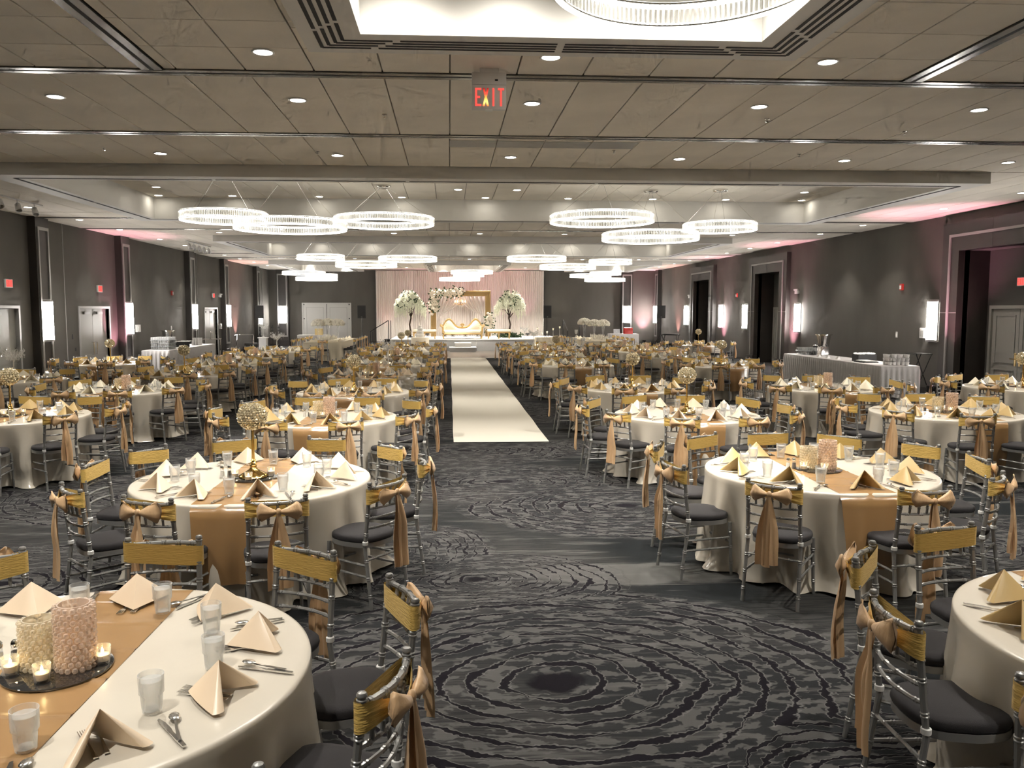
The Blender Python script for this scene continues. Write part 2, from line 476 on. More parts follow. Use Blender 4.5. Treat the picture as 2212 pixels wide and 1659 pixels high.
def wall_with_openings(name, X, out, openings, thick=0.12):
    'a side wall (plane x = X, its room side towards out) with rectangular openings (y0, y1, top)'
    m = MB(); x0, x1 = (X-thick, X) if out > 0 else (X, X+thick)
    ys = [YN] + [v for o in sorted(openings) for v in o[:2]] + [YF]
    for i in range(0, len(ys), 2): m.box(x0, x1, ys[i], ys[i+1], 0, 5.0)
    for (a, b, t) in openings: m.box(x0, x1, a, b, t, 5.0)
    return structure(m.build(name, 'wall_paint', smooth=False))
LDOORS = [(18.0, 20.6, 2.13), (23.93, 25.93, 2.13), (35.9, 37.75, 2.13)]
PORTALS = [17.9, 31.0, 39.25]
wl = wall_with_openings('wall_left', XL, 1, LDOORS)
wr = wall_with_openings('wall_right', XR, -1, [(c-1.2, c+1.2, 3.5) for c in PORTALS])
wb = structure(MB().box(XL-.9, XR+.9, YF, YF+.12, 0, 5.0).build('wall_back', 'wall_paint', smooth=False))
wn = structure(MB().box(XL-.9, XR+.9, YN-.12, YN, 0, 5.0).build('wall_front', 'wall_paint', smooth=False))
for y in (23.1, 34.95, 46.9): MB().box(XL, XL+.012, y, y+.015, 0, ZC).build('panel_seam', 'frame_paint', wl, False)
for y0, y1 in [(YN, 18.0), (20.6, 21.25), (21.93, 23.93), (25.93, 26.6), (27.28, 33.37), (34.05, 35.9), (37.75, 38.43), (39.11, 44.8), (45.48, YF)]:
    structure(MB().box(XL, XL+.015, y0, y1, 0, .11).build('baseboard_left', 'dark_panel', smooth=False))
for y0, y1 in [(YN, 16.05), (19.75, 29.15), (32.85, 37.4), (41.1, YF)]:
    structure(MB().box(XR-.015, XR, y0, y1, 0, .11).build('baseboard_right', 'dark_panel', smooth=False))
structure(MB().box(XL, XR, YF-.015, YF, 0, .11).build('baseboard_back', 'dark_panel', smooth=False))

def wall_root(name, side, along, kind=True):
    'an empty on a wall: local x along the wall, local y into the room'
    o = D.objects.new(name, None); COL.objects.link(o)
    if side == 'L': o.location = (XL, along, 0); o.rotation_euler = (0,0,R(-90))
    elif side == 'R': o.location = (XR, along, 0); o.rotation_euler = (0,0,R(90))
    else: o.location = (along, YF, 0); o.rotation_euler = (0,0,R(180))
    if kind: o['kind'] = 'structure'
    return o

# pilasters with a framed dark panel
tn = 0
def pilaster(side, along, w=0.68, d=0.2):
    global tn; tn += 1
    r = wall_root('trim_%d' % tn, side, along)
    h = w/2
    MB().box(-h, h, 0, d, 0.32, ZC).build('shaft', 'dark_panel', r, False)
    MB().bbox(-h-.03, h+.03, 0, d+.03, 0, 0.32, .012).build('plinth', 'dark_panel', r, False)
    z0, z1 = .54, 4.16
    for (a, b, c, e) in ((-h+.06, -h+.125, z0, z1), (h-.125, h-.06, z0, z1), (-h+.125, h-.125, z0, z0+.08), (-h+.125, h-.125, z1-.08, z1)):
        MB().box(a, b, d, d+.03, c, e).build('moulding', 'frame_paint', r, False)
    return r
for y in (21.59, 26.94, 33.71, 38.77, 45.14): pilaster('L', y)
pilaster('R', 47.6)
pilaster('B', -9.6); pilaster('B', 10.5)

# door portals of the right wall
for pc in PORTALS:
    tn += 1
    r = wall_root('trim_%d' % tn, 'R', pc)
    for sx in (-1, 1):
        a, b = sorted((sx*1.85, sx*1.2))
        MB().box(a, b, 0, .16, .3, 3.5).build('jamb', 'dark_panel', r, False)
        MB().bbox(a-.02, b+.02, 0, .19, 0, .3, .01).build('plinth', 'dark_panel', r, False)
        a, b = sorted((sx*1.56, sx*1.50))
        MB().box(a, b, .16, .19, .3, 3.89).build('stripe', 'frame_paint', r, False)
        a, b = sorted((sx*1.85, sx*1.2))
        MB().box(a, b, .16, .166, 2.02, 2.035).build('reveal_line', 'frame_paint', r, False)
        MB().box(*sorted((sx*1.2, sx*1.26)), -.62, 0, 0, 3.5).build('niche_side', 'dark_panel', r, False)
    for k in range(2):
        MB().box(-1.85+k*1.853, -.003+k*1.853, 0, .16, 3.5, 4.16).build('header', 'dark_panel', r, False)
    MB().box(-1.5, 1.5, .16, .19, 3.83, 3.89).build('stripe', 'frame_paint', r, False)
    MB().box(-1.26, 1.26, -.66, -.62, 0, 3.56).build('niche_back', 'niche_paint', r, False)
    MB().box(-1.26, 1.26, -.66, 0, 3.5, 3.56).build('niche_head', 'niche_paint', r, False)

dn = 0
def handle_lever(r, x, z, y, s, under):
    m = MB().box(x-.03, x+.03, y, y+.012, z-.16, z+.14)
    m.tube([(x, y+.01, z), (x, y+.055, z), (x+s*.12, y+.055, z)], .012, 6)
    m.lathe([(.022,0),(.022,.02),(0,.02)], 8, (x, y+.02, z+.1))
    return m.build('door_handle', 'brass', under)
def niche_door(pc):
    global dn; dn += 1
    r = wall_root('door_%d' % dn, 'R', pc)
    y = -.62
    for (a, b, c, e) in ((-1.0, -.92, 0, 2.2), (.92, 1.0, 0, 2.2), (-.92, .92, 2.12, 2.2)):
        MB().box(a, b, y, y+.09, c, e).build('door_frame', 'door_paint', r, False)
    for s in (-1, 1):
        lf = MB().box(*sorted((s*.006, s*.918)), y, y+.04, .01, 2.115).build('door_leaf', 'door_paint', r, False)
        for (za, zb) in ((.2, .72), (.86, 1.98)):
            for (a, b, c, e) in ((.12, .145, za, zb), (.775, .80, za, zb), (.145, .775, za, za+.025), (.145, .775, zb-.025, zb)):
                MB().box(*sorted((s*a, s*b)), y+.04, y+.055, c, e).build('panel_moulding', 'door_paint', lf, False)
        handle_lever(r, s*.075, .98, y+.04, s, lf)
for pc in PORTALS: niche_door(pc)
def left_door(a, b, top, leaves=2):
    global dn; dn += 1
    r = wall_root('door_%d' % dn, 'L', (a+b)/2); h = (b-a)/2
    for (p, q, c, e) in ((-h-.07, -h, 0, top+.07), (h, h+.07, 0, top+.07), (-h, h, top, top+.07)):
        MB().box(p, q, -.12, .03, c, e).build('door_frame', 'frame_paint', r, False)
    for k in range(leaves):
        s = -1 if k == 0 else 1
        lf = MB().box(*sorted((s*.005, s*(h-.005))), -.11, -.065, .01, top-.005).build('door_leaf', 'door_paint', r, False)
        m = MB().tube([(s*.11, -.065, 1.15), (s*.11, -.005, 1.15), (s*.11, .0, .97), (s*.11, -.005, .80), (s*.11, -.065, .80)], .014, 6)
        m.build('pull_handle', 'chrome', lf)
        MB().box(*sorted((s*.25, s*.62)), -.065, -.015, top-.16, top-.09).build('door_closer', 'frame_paint', lf, False)
        MB().box(*sorted((s*(h-.03), s*(h-.07))), -.065, -.05, 1.0, 1.18).build('hinge', 'black_metal', lf, False)
        MB().box(*sorted((s*.02, s*(h-.02))), -.0655, -.0615, .80, .812).build('kick_line', 'frame_paint', lf, False)
for (a, b, t) in LDOORS: left_door(a, b, t)
# double door in the back wall
dn += 1
r = wall_root('door_%d' % dn, 'B', -7.1)
for (p, q, c, e) in ((-1.42, -1.36, 0, 2.5), (1.36, 1.42, 0, 2.5), (-1.36, 1.36, 2.44, 2.5)):
    MB().box(p, q, 0, .06, c, e).build('door_frame', 'white_door_paint', r, False)
for s in (-1, 1):
    lf = MB().box(*sorted((s*.015, s*1.355)), 0, .04, .01, 2.435).build('door_leaf', 'white_door_paint', r, False)
    for (a, b, c, e) in ((.18, .2, .3, 2.25), (1.15, 1.17, .3, 2.25), (.2, 1.15, .3, .32), (.2, 1.15, 2.23, 2.25)):
        MB().box(*sorted((s*a, s*b)), .04, .05, c, e).build('panel_moulding', 'frame_paint', lf, False)
    for z in (.45, 1.55, 2.37): MB().box(*sorted((s*1.27, s*1.33)), .04, .06, z, z+.07).build('hinge', 'black_metal', lf, False)
MB().box(-.015, .015, 0, .03, .01, 2.435).build('meeting_gap', 'slot_black', r, False)

# ------------------------------------------------------------------ ceiling: grid backing with holes for the coffers, tiles, coffers
COFFERS = {1: (-1.14, 2.95, 0.4, 7.07), 2: (-7.3, 9.1, 13.6, 20.35), 3: (-7.3, 9.1, 26.3, 33.2),
           4: (-1.14, 2.95, 39.3, 47.0), 5: (-8.4, -4.7, 39.3, 46.6), 6: (6.5, 10.2, 39.3, 46.6)}
def rects_minus(x0, x1, y0, y1, holes):
    out = [(x0, x1, y0, y1)]
    for (a, b, c, d) in holes:
        nxt = []
        for (p, q, r_, s) in out:
            if a >= q or b <= p or c >= s or d <= r_: nxt.append((p, q, r_, s)); continue
            if r_ < c: nxt.append((p, q, r_, c))
            if d < s: nxt.append((p, q, d, s))
            u, v = max(r_, c), min(s, d)
            if p < a: nxt.append((p, a, u, v))
            if b < q: nxt.append((b, q, u, v))
        out = nxt
    return out
holes = list(COFFERS.values())
m = MB()
for (a, b, c, d) in rects_minus(XL-.9, XR+.9, YN-.1, YF+.1, holes): m.box(a, b, c, d, ZC+.02, ZC+.06)
ceiling = structure(m.build('ceiling', 'ceiling_grid', smooth=False))
ceiling['label'] = 'beige acoustic tile ceiling with raised coffers'
PX = 0.655
TR_Y = [8.4, 11.25, 21.5, 24.35, 34.6, 37.45]
TR_X = [(-2.83, YN, 8.33), (4.68, YN, 8.33)]
big = MB(); n_tiles = 0
def tile_mesh(w, l):
    return MB().bbox(-w/2, w/2, -l/2, l/2, -.018, .0, .004).xform(Matrix.Rotation(PI, 4, 'X')).mesh('ceiling_tile', 'ceiling_tile', False)
tile_cache = {}
bands = []
y = 8.3
front_rows = []
while y > YN: front_rows.append((max(YN, y-.69), y)); y -= .69
rows = [(a, b, True) for a, b in front_rows] + [(8.52, 11.15, True), (11.36, 13.58, True), (13.62, 17.0, False), (17.0, 20.33, False), (20.37, 21.4, False), (21.62, 24.25, False),
        (24.46, 26.28, False), (26.32, 29.8, False), (29.8, 33.18, False), (33.22, 34.5, False), (34.72, 37.35, False), (37.57, 39.28, False), (39.32, 43, False), (43, 46.98, False), (47.02, YF, False)]
for (ya, yb, single) in rows:
    x = -2.6 - PX*12
    while x < XR:
        xa, xb = max(x, XL), min(x+PX, XR); x += PX
        if xb-xa < .05: continue
        for (a, b, c, d) in rects_minus(xa, xb, ya, yb, holes + [(tx-.11, tx+.11, p, q) for tx, p, q in TR_X]):
            if b-a < .05 or d-c < .05: continue
            a += .007; b -= .007; c += .005; d -= .005
            cx, cy = (a+b)/2, (c+d)/2
            if single and n_tiles < 300 and (in_view((cx, cy, ZC), 150)):
                key = (round(b-a, 3), round(d-c, 3))
                if key not in tile_cache: tile_cache[key] = tile_mesh(*key)
                o = D.objects.new('ceiling_tile', tile_cache[key]); COL.objects.link(o); o.parent = ceiling; o.location = (cx, cy, ZC); n_tiles += 1
            else: big.box(a, b, c, d, ZC, ZC+.018)
big.build('ceiling_tile_field', 'ceiling_tile', ceiling, False, kind='stuff')
# partition tracks
for i, ty in enumerate(TR_Y):
    t = structure(MB().box(XL, XR, ty-.09, ty+.09, ZC-.012, ZC+.02).build('trim_track', 'track_metal', smooth=False))
    t['label'] = 'metal partition track across the ceiling'
    MB().box(XL, XR, ty-.018, ty+.018, ZC-.0125, ZC).build('track_slot', 'slot_black', t, False)
for tx, p, q in TR_X:
    t = structure(MB().box(tx-.1, tx+.1, p, q, ZC-.012, ZC+.02).build('trim_track', 'track_metal', smooth=False))
    MB().box(tx-.02, tx+.02, p, q, ZC-.0125, ZC).build('track_slot', 'slot_black', t, False)

ZF, ZT, FW = 4.21, 4.70, 0.47
cn = 0
def slot_run(root, x0, y0, x1, y1, w=.022, name='diffuser_slot'):
    dx, dy = x1-x0, y1-y0; l = math.hypot(dx, dy); nx, ny = -dy/l*w/2, dx/l*w/2
    z0, z1 = ZF-.003, ZF+.004
    vs = [(x0+nx,y0+ny,z0),(x1+nx,y1+ny,z0),(x1-nx,y1-ny,z0),(x0-nx,y0-ny,z0),(x0+nx,y0+ny,z1),(x1+nx,y1+ny,z1),(x1-nx,y1-ny,z1),(x0-nx,y0-ny,z1)]
    MB().add(vs, [(0,1,2,3),(7,6,5,4),(0,4,5,1),(1,5,6,2),(2,6,7,3),(3,7,4,0)]).build(name, 'slot_black', root, False)
def coffer(k, slots, seg):
    x0, x1, y0, y1 = COFFERS[k]
    r = D.objects.new('ceiling_coffer', None); COL.objects.link(r); r['kind'] = 'structure'; r['label'] = 'raised ceiling coffer with pale dropped border'
    m = MB()
    ins = [(x0+FW, x1-FW, y0+FW, y1-FW)]
    for (a, b, c, d) in rects_minus(x0, x1, y0, y1, ins): m.box(a, b, c, d, ZF, ZC+.05)
    m.build('border', 'plaster', r, False)
    a, b, c, d = ins[0]
    w = MB()
    zz = ZC+.05
    w.box(a-.03, a, c, d, zz, ZT+.05).box(b, b+.03, c, d, zz, ZT+.05).box(a-.03, b+.03, c-.03, c, zz, ZT+.05).box(a-.03, b+.03, d, d+.03, zz, ZT+.05)
    w.build('inner_face', 'plaster', r, False)
    MB().box(a-.03, b+.03, c-.03, d+.03, ZT+.02, ZT+.05).build('coffer_backing', 'ceiling_grid', r, False)
    t = MB(); x = a
    while x < b-.05:
        xe = min(b, x+PX); yy = c
        while yy < d-.05:
            ye = min(d, yy+3.3); t.box(x+.007, xe-.007, yy+.007, ye-.007, ZT, ZT+.02); yy = ye
        x = xe
    t.build('coffer_tile_field', 'ceiling_tile' if k != 1 else 'plaster', r, False, kind='stuff')
    # slot diffusers run round the border
    for s in range(slots):
        o = .13 + s*.062 if slots > 1 else .33
        X0, X1, Y0, Y1 = x0+o, x1-o, y0+o, y1-o
        for (p, q, u, v) in ((X0,Y1,X1,Y1), (X0,Y0,X1,Y0), (X0,Y0,X0,Y1), (X1,Y0,X1,Y1)):
            l = math.hypot(u-p, v-q); n = max(1, round(l/seg))
            cuts = [0] + [.42] + [.42+(l-.84)*i/n for i in range(1, n)] + [l-.42, l] if slots > 1 else [l*i/n for i in range(n+1)]
            for i in range(len(cuts)-1):
                f0, f1 = (cuts[i] + (.03 if i else 0))/l, (cuts[i+1] - (.03 if i < len(cuts)-2 else 0))/l
                slot_run(r, p+(u-p)*f0, q+(v-q)*f0, p+(u-p)*f1, q+(v-q)*f1, .03 if slots > 1 else .06)
    return r
coffer(1, 4, 1.55)
coffer(2, 1, 3.3); coffer(3, 1, 3.3)
coffer(4, 4, 3.0)
coffer(5, 1, 3.6); coffer(6, 1, 3.6)
# return-air grilles in the third band
for k in range(4):
    MB().box(0.02+k*PX, 0.02+(k+1)*PX-.014, 11.50, 11.95, ZC-.004, ZC).build('return_grille', 'frame_paint', ceiling, False)
# ------------------------------------------------------------------ fixtures that light the hall
dl_ring = MB().lathe([(.082,.004),(.098,.0),(.104,-.006),(.098,-.012),(.084,-.010)], 20, close=False).mesh('trim_ring', 'white_plastic')
dl_lens = MB().lathe([(0,-.004),(.083,-.006)], 20, close=False).mesh('lens', 'lens_glow')
DL = Proto(); DL.part('trim_ring', dl_ring); DL.part('lens', dl_lens)
ORD = ['first', 'second', 'third', 'fourth', 'fifth', 'sixth', 'seventh', 'eighth', 'ninth', 'tenth', 'eleventh', 'twelfth', 'thirteenth', 'fourteenth']
def downlight(x, y, z, label, group, power=None, spot=88, blend=0.75, seen=True):
    if seen and in_view((x, y, z), 260):
        DL.stamp('recessed_downlight', label, 'light', group, (x, y, z))
    p = POW_DOWN if power is None else power
    lamp('downlight_lamp', 'SPOT', (x, y, z-.03), p, WARM, spot=R(spot), blend=blend, size=.07)
CX = [-9.45, -6.83, -4.24, -1.65, .94, 3.53, 6.12, 8.75, 11.3]
RN = [(7.72, 'before the first ceiling track', [2, 3, 4, 5, 6]), (9.42, 'in the row just past the first ceiling track', [1, 2, 3, 4, 5, 6, 7]),
      (12.68, 'in the row before the wide coffer', [1, 2, 3, 4, 5, 6, 7])]
for ry, rl, cs in RN:
    for c in cs:
        if ry < 8 and c in (2, 6): continue
        downlight(CX[c], ry, ZC, 'round recessed downlight, %s from left wall, %s' % (ORD[c], rl), 'ceiling downlights', POW_DOWN*(.95 if ry < 12 else .75), spot=100)
for c in (1, 2, 3, 4, 5, 6, 7):
    downlight(CX[c], 25.3, ZC, 'round recessed downlight, %s from the left wall, between the two wide coffers' % ORD[c], 'ceiling downlights', POW_DOWN*.5)
    downlight(CX[c], 37.9, ZC, 'round recessed downlight, %s from the left wall, past the second wide coffer' % ORD[c], 'ceiling downlights', POW_DOWN*.5)
k = 0
for y in (14.2, 16.8, 19.4, 22.0, 24.6, 27.9, 30.5, 33.1, 35.7, 38.3, 41.0, 44.0):
    downlight(-9.45, y, ZC, 'round recessed downlight along the left wall, %s from the camera' % ORD[k], 'left wall downlights', POW_DOWN*.36)
    downlight(11.3, y+.2 if y > 20 else y-.9, ZC, 'round recessed downlight along the right wall, %s from the camera' % ORD[k], 'right wall downlights', POW_DOWN*.36)
    k += 1
# the part of the hall behind the camera and above it
for x in (-6.83, -4.24, -1.65, 3.53, 6.12, 8.75):
    for y in (-2.2, 1.2, 4.6):
        downlight(x, y, ZC, '', '', POW_DOWN*.85, spot=110, blend=.9, seen=False)
def coffer_light(x, y, n, where):
    downlight(x, y, ZT, 'small recessed downlight, %s from the left, %s' % (ORD[n], where), 'coffer downlights', POW_DOWN*.28, spot=50)
for n, x in enumerate((-6.6, -4.94, -2.97, -1.08, .86, 2.8, 4.81, 6.56, 8.4)):
    coffer_light(x, 19.5, n, 'in the far row of the nearer wide coffer')
    coffer_light(x, 32.4, n, 'in the far row of the farther wide coffer')
for n, x in enumerate((-6.2, .21, 1.49, 7.9)):
    coffer_light(x, 18.2, n, 'in the near row of the nearer wide coffer')
for n, x in enumerate((-7.6, -5.6, -.3, 2.1, 7.2, 9.4)): downlight(x, 46.0 if abs(x-.9) > 3 else 46.2, ZT, 'small recessed downlight, %s from the left, in the coffers by the stage' % ORD[n], 'coffer downlights', POW_DOWN*(.65 if abs(x-.9) > 3 else 2.4), spot=85)
for n, (x, y) in enumerate(((-.3, 40.6), (2.1, 40.6), (-.3, 43.2), (2.1, 43.2))):  # added downlights, put in to brighten the stage
    downlight(x, y, ZT, 'small added downlight, %s of four above the stage front' % ORD[n], 'coffer downlights', POW_DOWN*1.6, spot=95)
for n, x in enumerate((-3.4, -2.3, 4.2, 5.2)):  # added downlights that wash the curtain brighter
    downlight(x, 45.6, ZC, 'round added downlight, %s from the left before the white curtain' % ORD[n], 'ceiling downlights', POW_DOWN*1.7, spot=95)
# adjustable accent spots of the near coffer, tilted towards the tables
for (p, q, lb) in (((-.25, 6.3, ZT), (-.85, 7.15, .76), 'left'), ((2.1, 6.3, ZT), (2.45, 6.85, .76), 'right')):
    l = lamp('accent_lamp', 'SPOT', (p[0], p[1], p[2]-.05), POW_ACCENT*5.0, (1, .92, .8), spot=R(17), blend=.35, size=.03)
    aim(l, p, q)
    lamp('scallop_lamp', 'SPOT', (p[0], p[1]-.02, p[2]-.03), POW_ACCENT*.12, (1, .9, .75), spot=R(110), blend=1.0, size=.04)

for n, x in enumerate((-.35, .47, 1.3, 2.15)):  # added row that lights the coffer's inner face evenly
    downlight(x, 6.15, ZT, 'small added downlight, %s from the left in the near coffer' % ORD[n], 'coffer downlights', POW_DOWN*.2, spot=150, blend=1.0)
# ring chandeliers
def ring_proto(dia, h=.15, n_rods=150):
    P = Proto(); r = dia/2; t = .055
    def band(r0, r1, z0, z1): return MB().lathe([(r0,z0),(r1,z0),(r1,z1),(r0,z1),(r0,z0)], 72, close=False)
    P.part('top_band', band(r-t, r, h-.012, h).mesh('top_band', 'chrome'))
    P.part('bottom_band', band(r-t, r, 0, .010).mesh('bottom_band', 'chrome'))
    P.part('led_strip', band(r-t+.012, r-.012, -.008, -.001).mesh('led_strip', 'led_ring'), label='glowing LED strip under the ring')
    P.part('led_strip', band(r-t+.016, r-.016, h-.030, h-.013).mesh('led_strip', 'led_ring'), label='glowing LED strip inside the ring')
    P.part('led_strip', band(r-t+.016, r-.016, .011, .026).mesh('led_strip', 'led_ring'), label='glowing LED strip inside the ring')
    P.part('led_strip', band(r-t+.012, r-.012, h+.001, h+.006).mesh('led_strip', 'led_up_added'), label='added LED strip on top of the ring')  # unseen strip added to throw light up at the ceiling
    m = MB()
    for i in range(n_rods):
        a = 2*PI*i/n_rods
        for rr in (r-.006, r-t+.006):
            x, y = rr*math.cos(a), rr*math.sin(a); w = .0055
            u, v = -math.sin(a)*w*1.6, math.cos(a)*w*1.6; e, f = math.cos(a)*w, math.sin(a)*w
            m.add([(x+u,y+v,.008),(x+e,y+f,.008),(x-u,y-v,.008),(x-e,y-f,.008),(x+u,y+v,h-.01),(x+e,y+f,h-.01),(x-u,y-v,h-.01),(x-e,y-f,h-.01)],
                  [(0,4,5,1),(1,5,6,2),(2,6,7,3),(3,7,4,0)])
    P.part('crystal_rods', m.mesh('crystal_rods', 'ring_crystal', False), kind='stuff', label='close row of clear crystal rods')
    return P
RING_L = ring_proto(2.13, n_rods=190); RING_S = ring_proto(1.6, n_rods=146)
cable_cache = {}
def chandelier(proto, dia, x, y, z, label, ceil=ZT):
    r = proto.stamp('ring_chandelier', label, 'chandelier', 'crystal ring chandeliers', (x, y, z))
    can = MB().lathe([(0,ceil-z),(.16,ceil-z),(.16,ceil-z-.03),(.13,ceil-z-.05),(0,ceil-z-.05)], 20, close=False).build('canopy', 'chrome', r)
    for k in range(4):
        a = PI/4 + k*PI/2 + .3
        MB().tube([(.1*math.cos(a),.1*math.sin(a),ceil-z-.05), ((dia/2-.03)*math.cos(a),(dia/2-.03)*math.sin(a),.14)], .0028, 5).build('cable', 'steel', r)
chandelier(RING_S, 1.6, 1.36, 4.72, 3.93, 'large ring chandelier overhead in the near coffer')
CH = [('L', -3.0, 16.1, 3.62, 'wide ring chandelier hanging lowest in the left cluster of the nearer coffer'),
      ('S', -4.15, 15.75, 3.74, 'small ring chandelier at the left of the left nearer cluster'),
      ('L', -1.36, 17.7, 3.88, 'wide ring chandelier at the right of the left nearer cluster'),
      ('L', 3.12, 16.9, 3.87, 'wide ring chandelier at the left of the right nearer cluster'),
      ('L', 4.42, 18.1, 3.62, 'wide ring chandelier hanging lowest in the right nearer cluster'),
      ('S', 5.9, 17.9, 3.82, 'small ring chandelier at the right of the right nearer cluster'),
      ('S', -4.3, 28.3, 3.78, 'small ring chandelier at the left of the left farther cluster'),
      ('L', -2.85, 29.0, 3.58, 'wide ring chandelier hanging lowest in the left farther cluster'),
      ('L', -1.48, 30.2, 3.85, 'wide ring chandelier at the right of the left farther cluster'),
      ('L', 3.12, 29.5, 3.83, 'wide ring chandelier at the left of the right farther cluster'),
      ('L', 4.45, 31.0, 3.62, 'wide ring chandelier hanging lowest in the right farther cluster'),
      ('S', 5.95, 30.4, 3.78, 'small ring chandelier at the right of the right farther cluster'),
      ('L', -7.2, 41.8, 3.84, 'wide ring chandelier hanging highest in the far left coffer'),
      ('S', -6.4, 42.3, 3.74, 'small ring chandelier of the far left coffer'),
      ('L', -6.75, 42.9, 3.60, 'wide ring chandelier hanging lowest in the far left coffer'),
      ('L', 1.15, 41.6, 3.90, 'wide ring chandelier hanging highest above the stage'),
      ('S', 1.0, 42.3, 3.78, 'small ring chandelier above the stage'),
      ('L', .55, 43.0, 3.60, 'wide ring chandelier hanging lowest above the stage'),
      ('L', 7.2, 42.0, 3.75, 'wide ring chandelier hanging leftmost in the far right coffer'),
      ('S', 7.9, 41.6, 3.85, 'small ring chandelier of the far right coffer'),
      ('L', 8.1, 42.8, 3.57, 'wide ring chandelier hanging lowest in the far right coffer')]
for (k, x, y, z, lb) in CH: chandelier(RING_L if k == 'L' else RING_S, 2.13 if k == 'L' else 1.6, x, y, z, lb)

# wall sconces
SC = Proto()
def half_cyl(r, z0, z1, n=12):
    m = MB(); vs = []; fs = []
    for z in (z0, z1):
        for i in range(n+1):
            a = PI*i/n; vs.append((r*math.cos(a), r*math.sin(a)*.85, z))
    for i in range(n): fs.append((i+1, i, n+1+i, n+2+i))
    fs.append(tuple(range(n+1))); fs.append(tuple(range(2*n+1, n, -1)))
    return m.add(vs, fs)
SC.part('backplate', MB().box(-.19, .19, 0, .02, 1.28, 2.36).mesh('backplate', 'frame_paint', False))
SC.part('diffuser', half_cyl(.165, 1.34, 2.30).mesh('diffuser', 'sconce_glow'), loc=(0, .02, 0), label='white glowing diffuser')
SC.part('end_cap', half_cyl(.172, 1.30, 1.34).mesh('end_cap', 'frame_paint'), loc=(0, .02, 0))
SC.part('end_cap', half_cyl(.172, 2.30, 2.34).mesh('end_cap', 'frame_paint'), loc=(0, .02, 0))
def sconce(side, along, off, label):
    if side == 'L': loc, rz = (XL+off, along, 0), R(-90)
    elif side == 'R': loc, rz = (XR-off, along, 0), R(90)
    else: loc, rz = (along, YF-off, 0), R(180)
    SC.stamp('wall_sconce', label, 'sconce', 'tall wall sconces', loc, rz)
for n, y in enumerate((21.59, 26.94, 33.71, 38.77, 45.14)): sconce('L', y, .2, 'tall white sconce on the left wall, on the %s pilaster from the camera' % ORD[n])
for n, y in enumerate((15.35, 20.25, 28.35, 33.5, 36.5, 42.0)): sconce('R', y, 0, 'tall white sconce on the right wall, %s from the camera' % ORD[n])
sconce('R', 47.6, .2, 'tall white sconce on the right wall pilaster in the far corner')
sconce('B', -9.6, .2, 'tall white sconce on the back wall beside the white double door')
sconce('B', 10.5, .2, 'tall white sconce on the back wall beside the pink lit corner')

# pink uplights standing on the floor
UP = Proto()
UP.part('can', MB().lathe([(.0,.10),(.075,.10),(.095,.16),(.11,.27),(.115,.30),(.105,.30),(.10,.285)], 16, close=False).mesh('can', 'black_plastic'))
UP.part('lens', MB().lathe([(0,.285),(.10,.285)], 16, close=False).mesh('lens', 'uplight_lens'))
UP.part('yoke', MB().tube([(-.125,0,.2),(-.125,0,.02),(.125,0,.02),(.125,0,.2)], .009, 6).mesh('yoke', 'black_metal'))
UP.part('foot', MB().box(-.14,.14,-.09,.09,0,.015).mesh('foot', 'black_plastic', False))
PINK = (1.0, .42, .56); ROSE = (1.0, .46, .42)
def uplight(x, y, z, tilt, label, power=None, col=PINK, spot=62):
    UP.stamp('uplight', label, 'light', 'pink floor uplights', (x, y, z), 0, None)
    l = lamp('uplight_lamp', 'SPOT', (x, y, z+.31), POW_UP if power is None else power, col, spot=R(spot), blend=.7, size=.05)
    l.rotation_euler = Vector((tilt[0], tilt[1], 1)).to_track_quat('-Z', 'Y').to_euler()
uplight(XL+.45, 26.25, 0, (-.10, 0), 'black floor uplight washing pink light beside the left wall buffet')
uplight(XL+.45, 40.9, 0, (-.10, 0), 'black floor uplight by the far end of the left wall', col=ROSE)
uplight(11.45, 18.9, 0, (.10, .06), 'black floor uplight with a glowing pink lens at the right wall buffet', POW_UP*1.3)
uplight(XR-.42, 28.75, 0, (.10, 0), 'black floor uplight behind the far end of the right wall buffet')
uplight(XR-.42, 36.2, 0, (.10, 0), 'black floor uplight between the two farther door portals')
uplight(XR-.42, 43.6, 0, (.10, 0), 'black floor uplight behind the folding tray table', col=ROSE)
uplight(11.5, YF-.45, 0, (0, .10), 'black floor uplight in the far right corner', POW_UP*1.6)
# ------------------------------------------------------------------ the ballroom chair
def lerp(a, b, t): return tuple(a[i]+(b[i]-a[i])*t for i in range(3))
def ringed(path, r0, r1, rings, n=8, bump=.0035, dens=2):
    'a turned rod along a polyline, with raised double rings at the given fractions'
    segs = [(Vector(path[i+1])-Vector(path[i])).length for i in range(len(path)-1)]
    tot = sum(segs)
    cum = [0]
    for s in segs: cum.append(cum[-1]+s)
    def at(t):
        d = t*tot
        for i in range(len(segs)):
            if d <= cum[i+1]+1e-9:
                return lerp(path[i], path[i+1], (d-cum[i])/max(segs[i],1e-9))
        return path[-1]
    ts = {0.0: 0, 1.0: 0}
    for c in cum: ts[round(c/tot, 5)] = 0
    e = .0045/tot
    for q in rings:
        for o in (0, 3.2*e):
            for (d, b) in ((-1.2*e, 0), (-.5*e, 1), (.5*e, 1), (1.2*e, 0)): ts[round(min(1, max(0, q+o+d)), 5)] = b
    keys = sorted(ts)
    return [at(t) for t in keys], [r0+(r1-r0)*t+(bump if ts[t] else 0) for t in keys]
def curve_rail(x, y, z, sag, n=9):
    return [(-x+2*x*i/(n-1), y-sag*(1-(2*i/(n-1)-1)**2), z) for i in range(n)]
def post_y(z):
    if z < .44: return -.262+(z/.44)*.064
    return -.198-(z-.44)/.43*.048
CH_SEAT = []
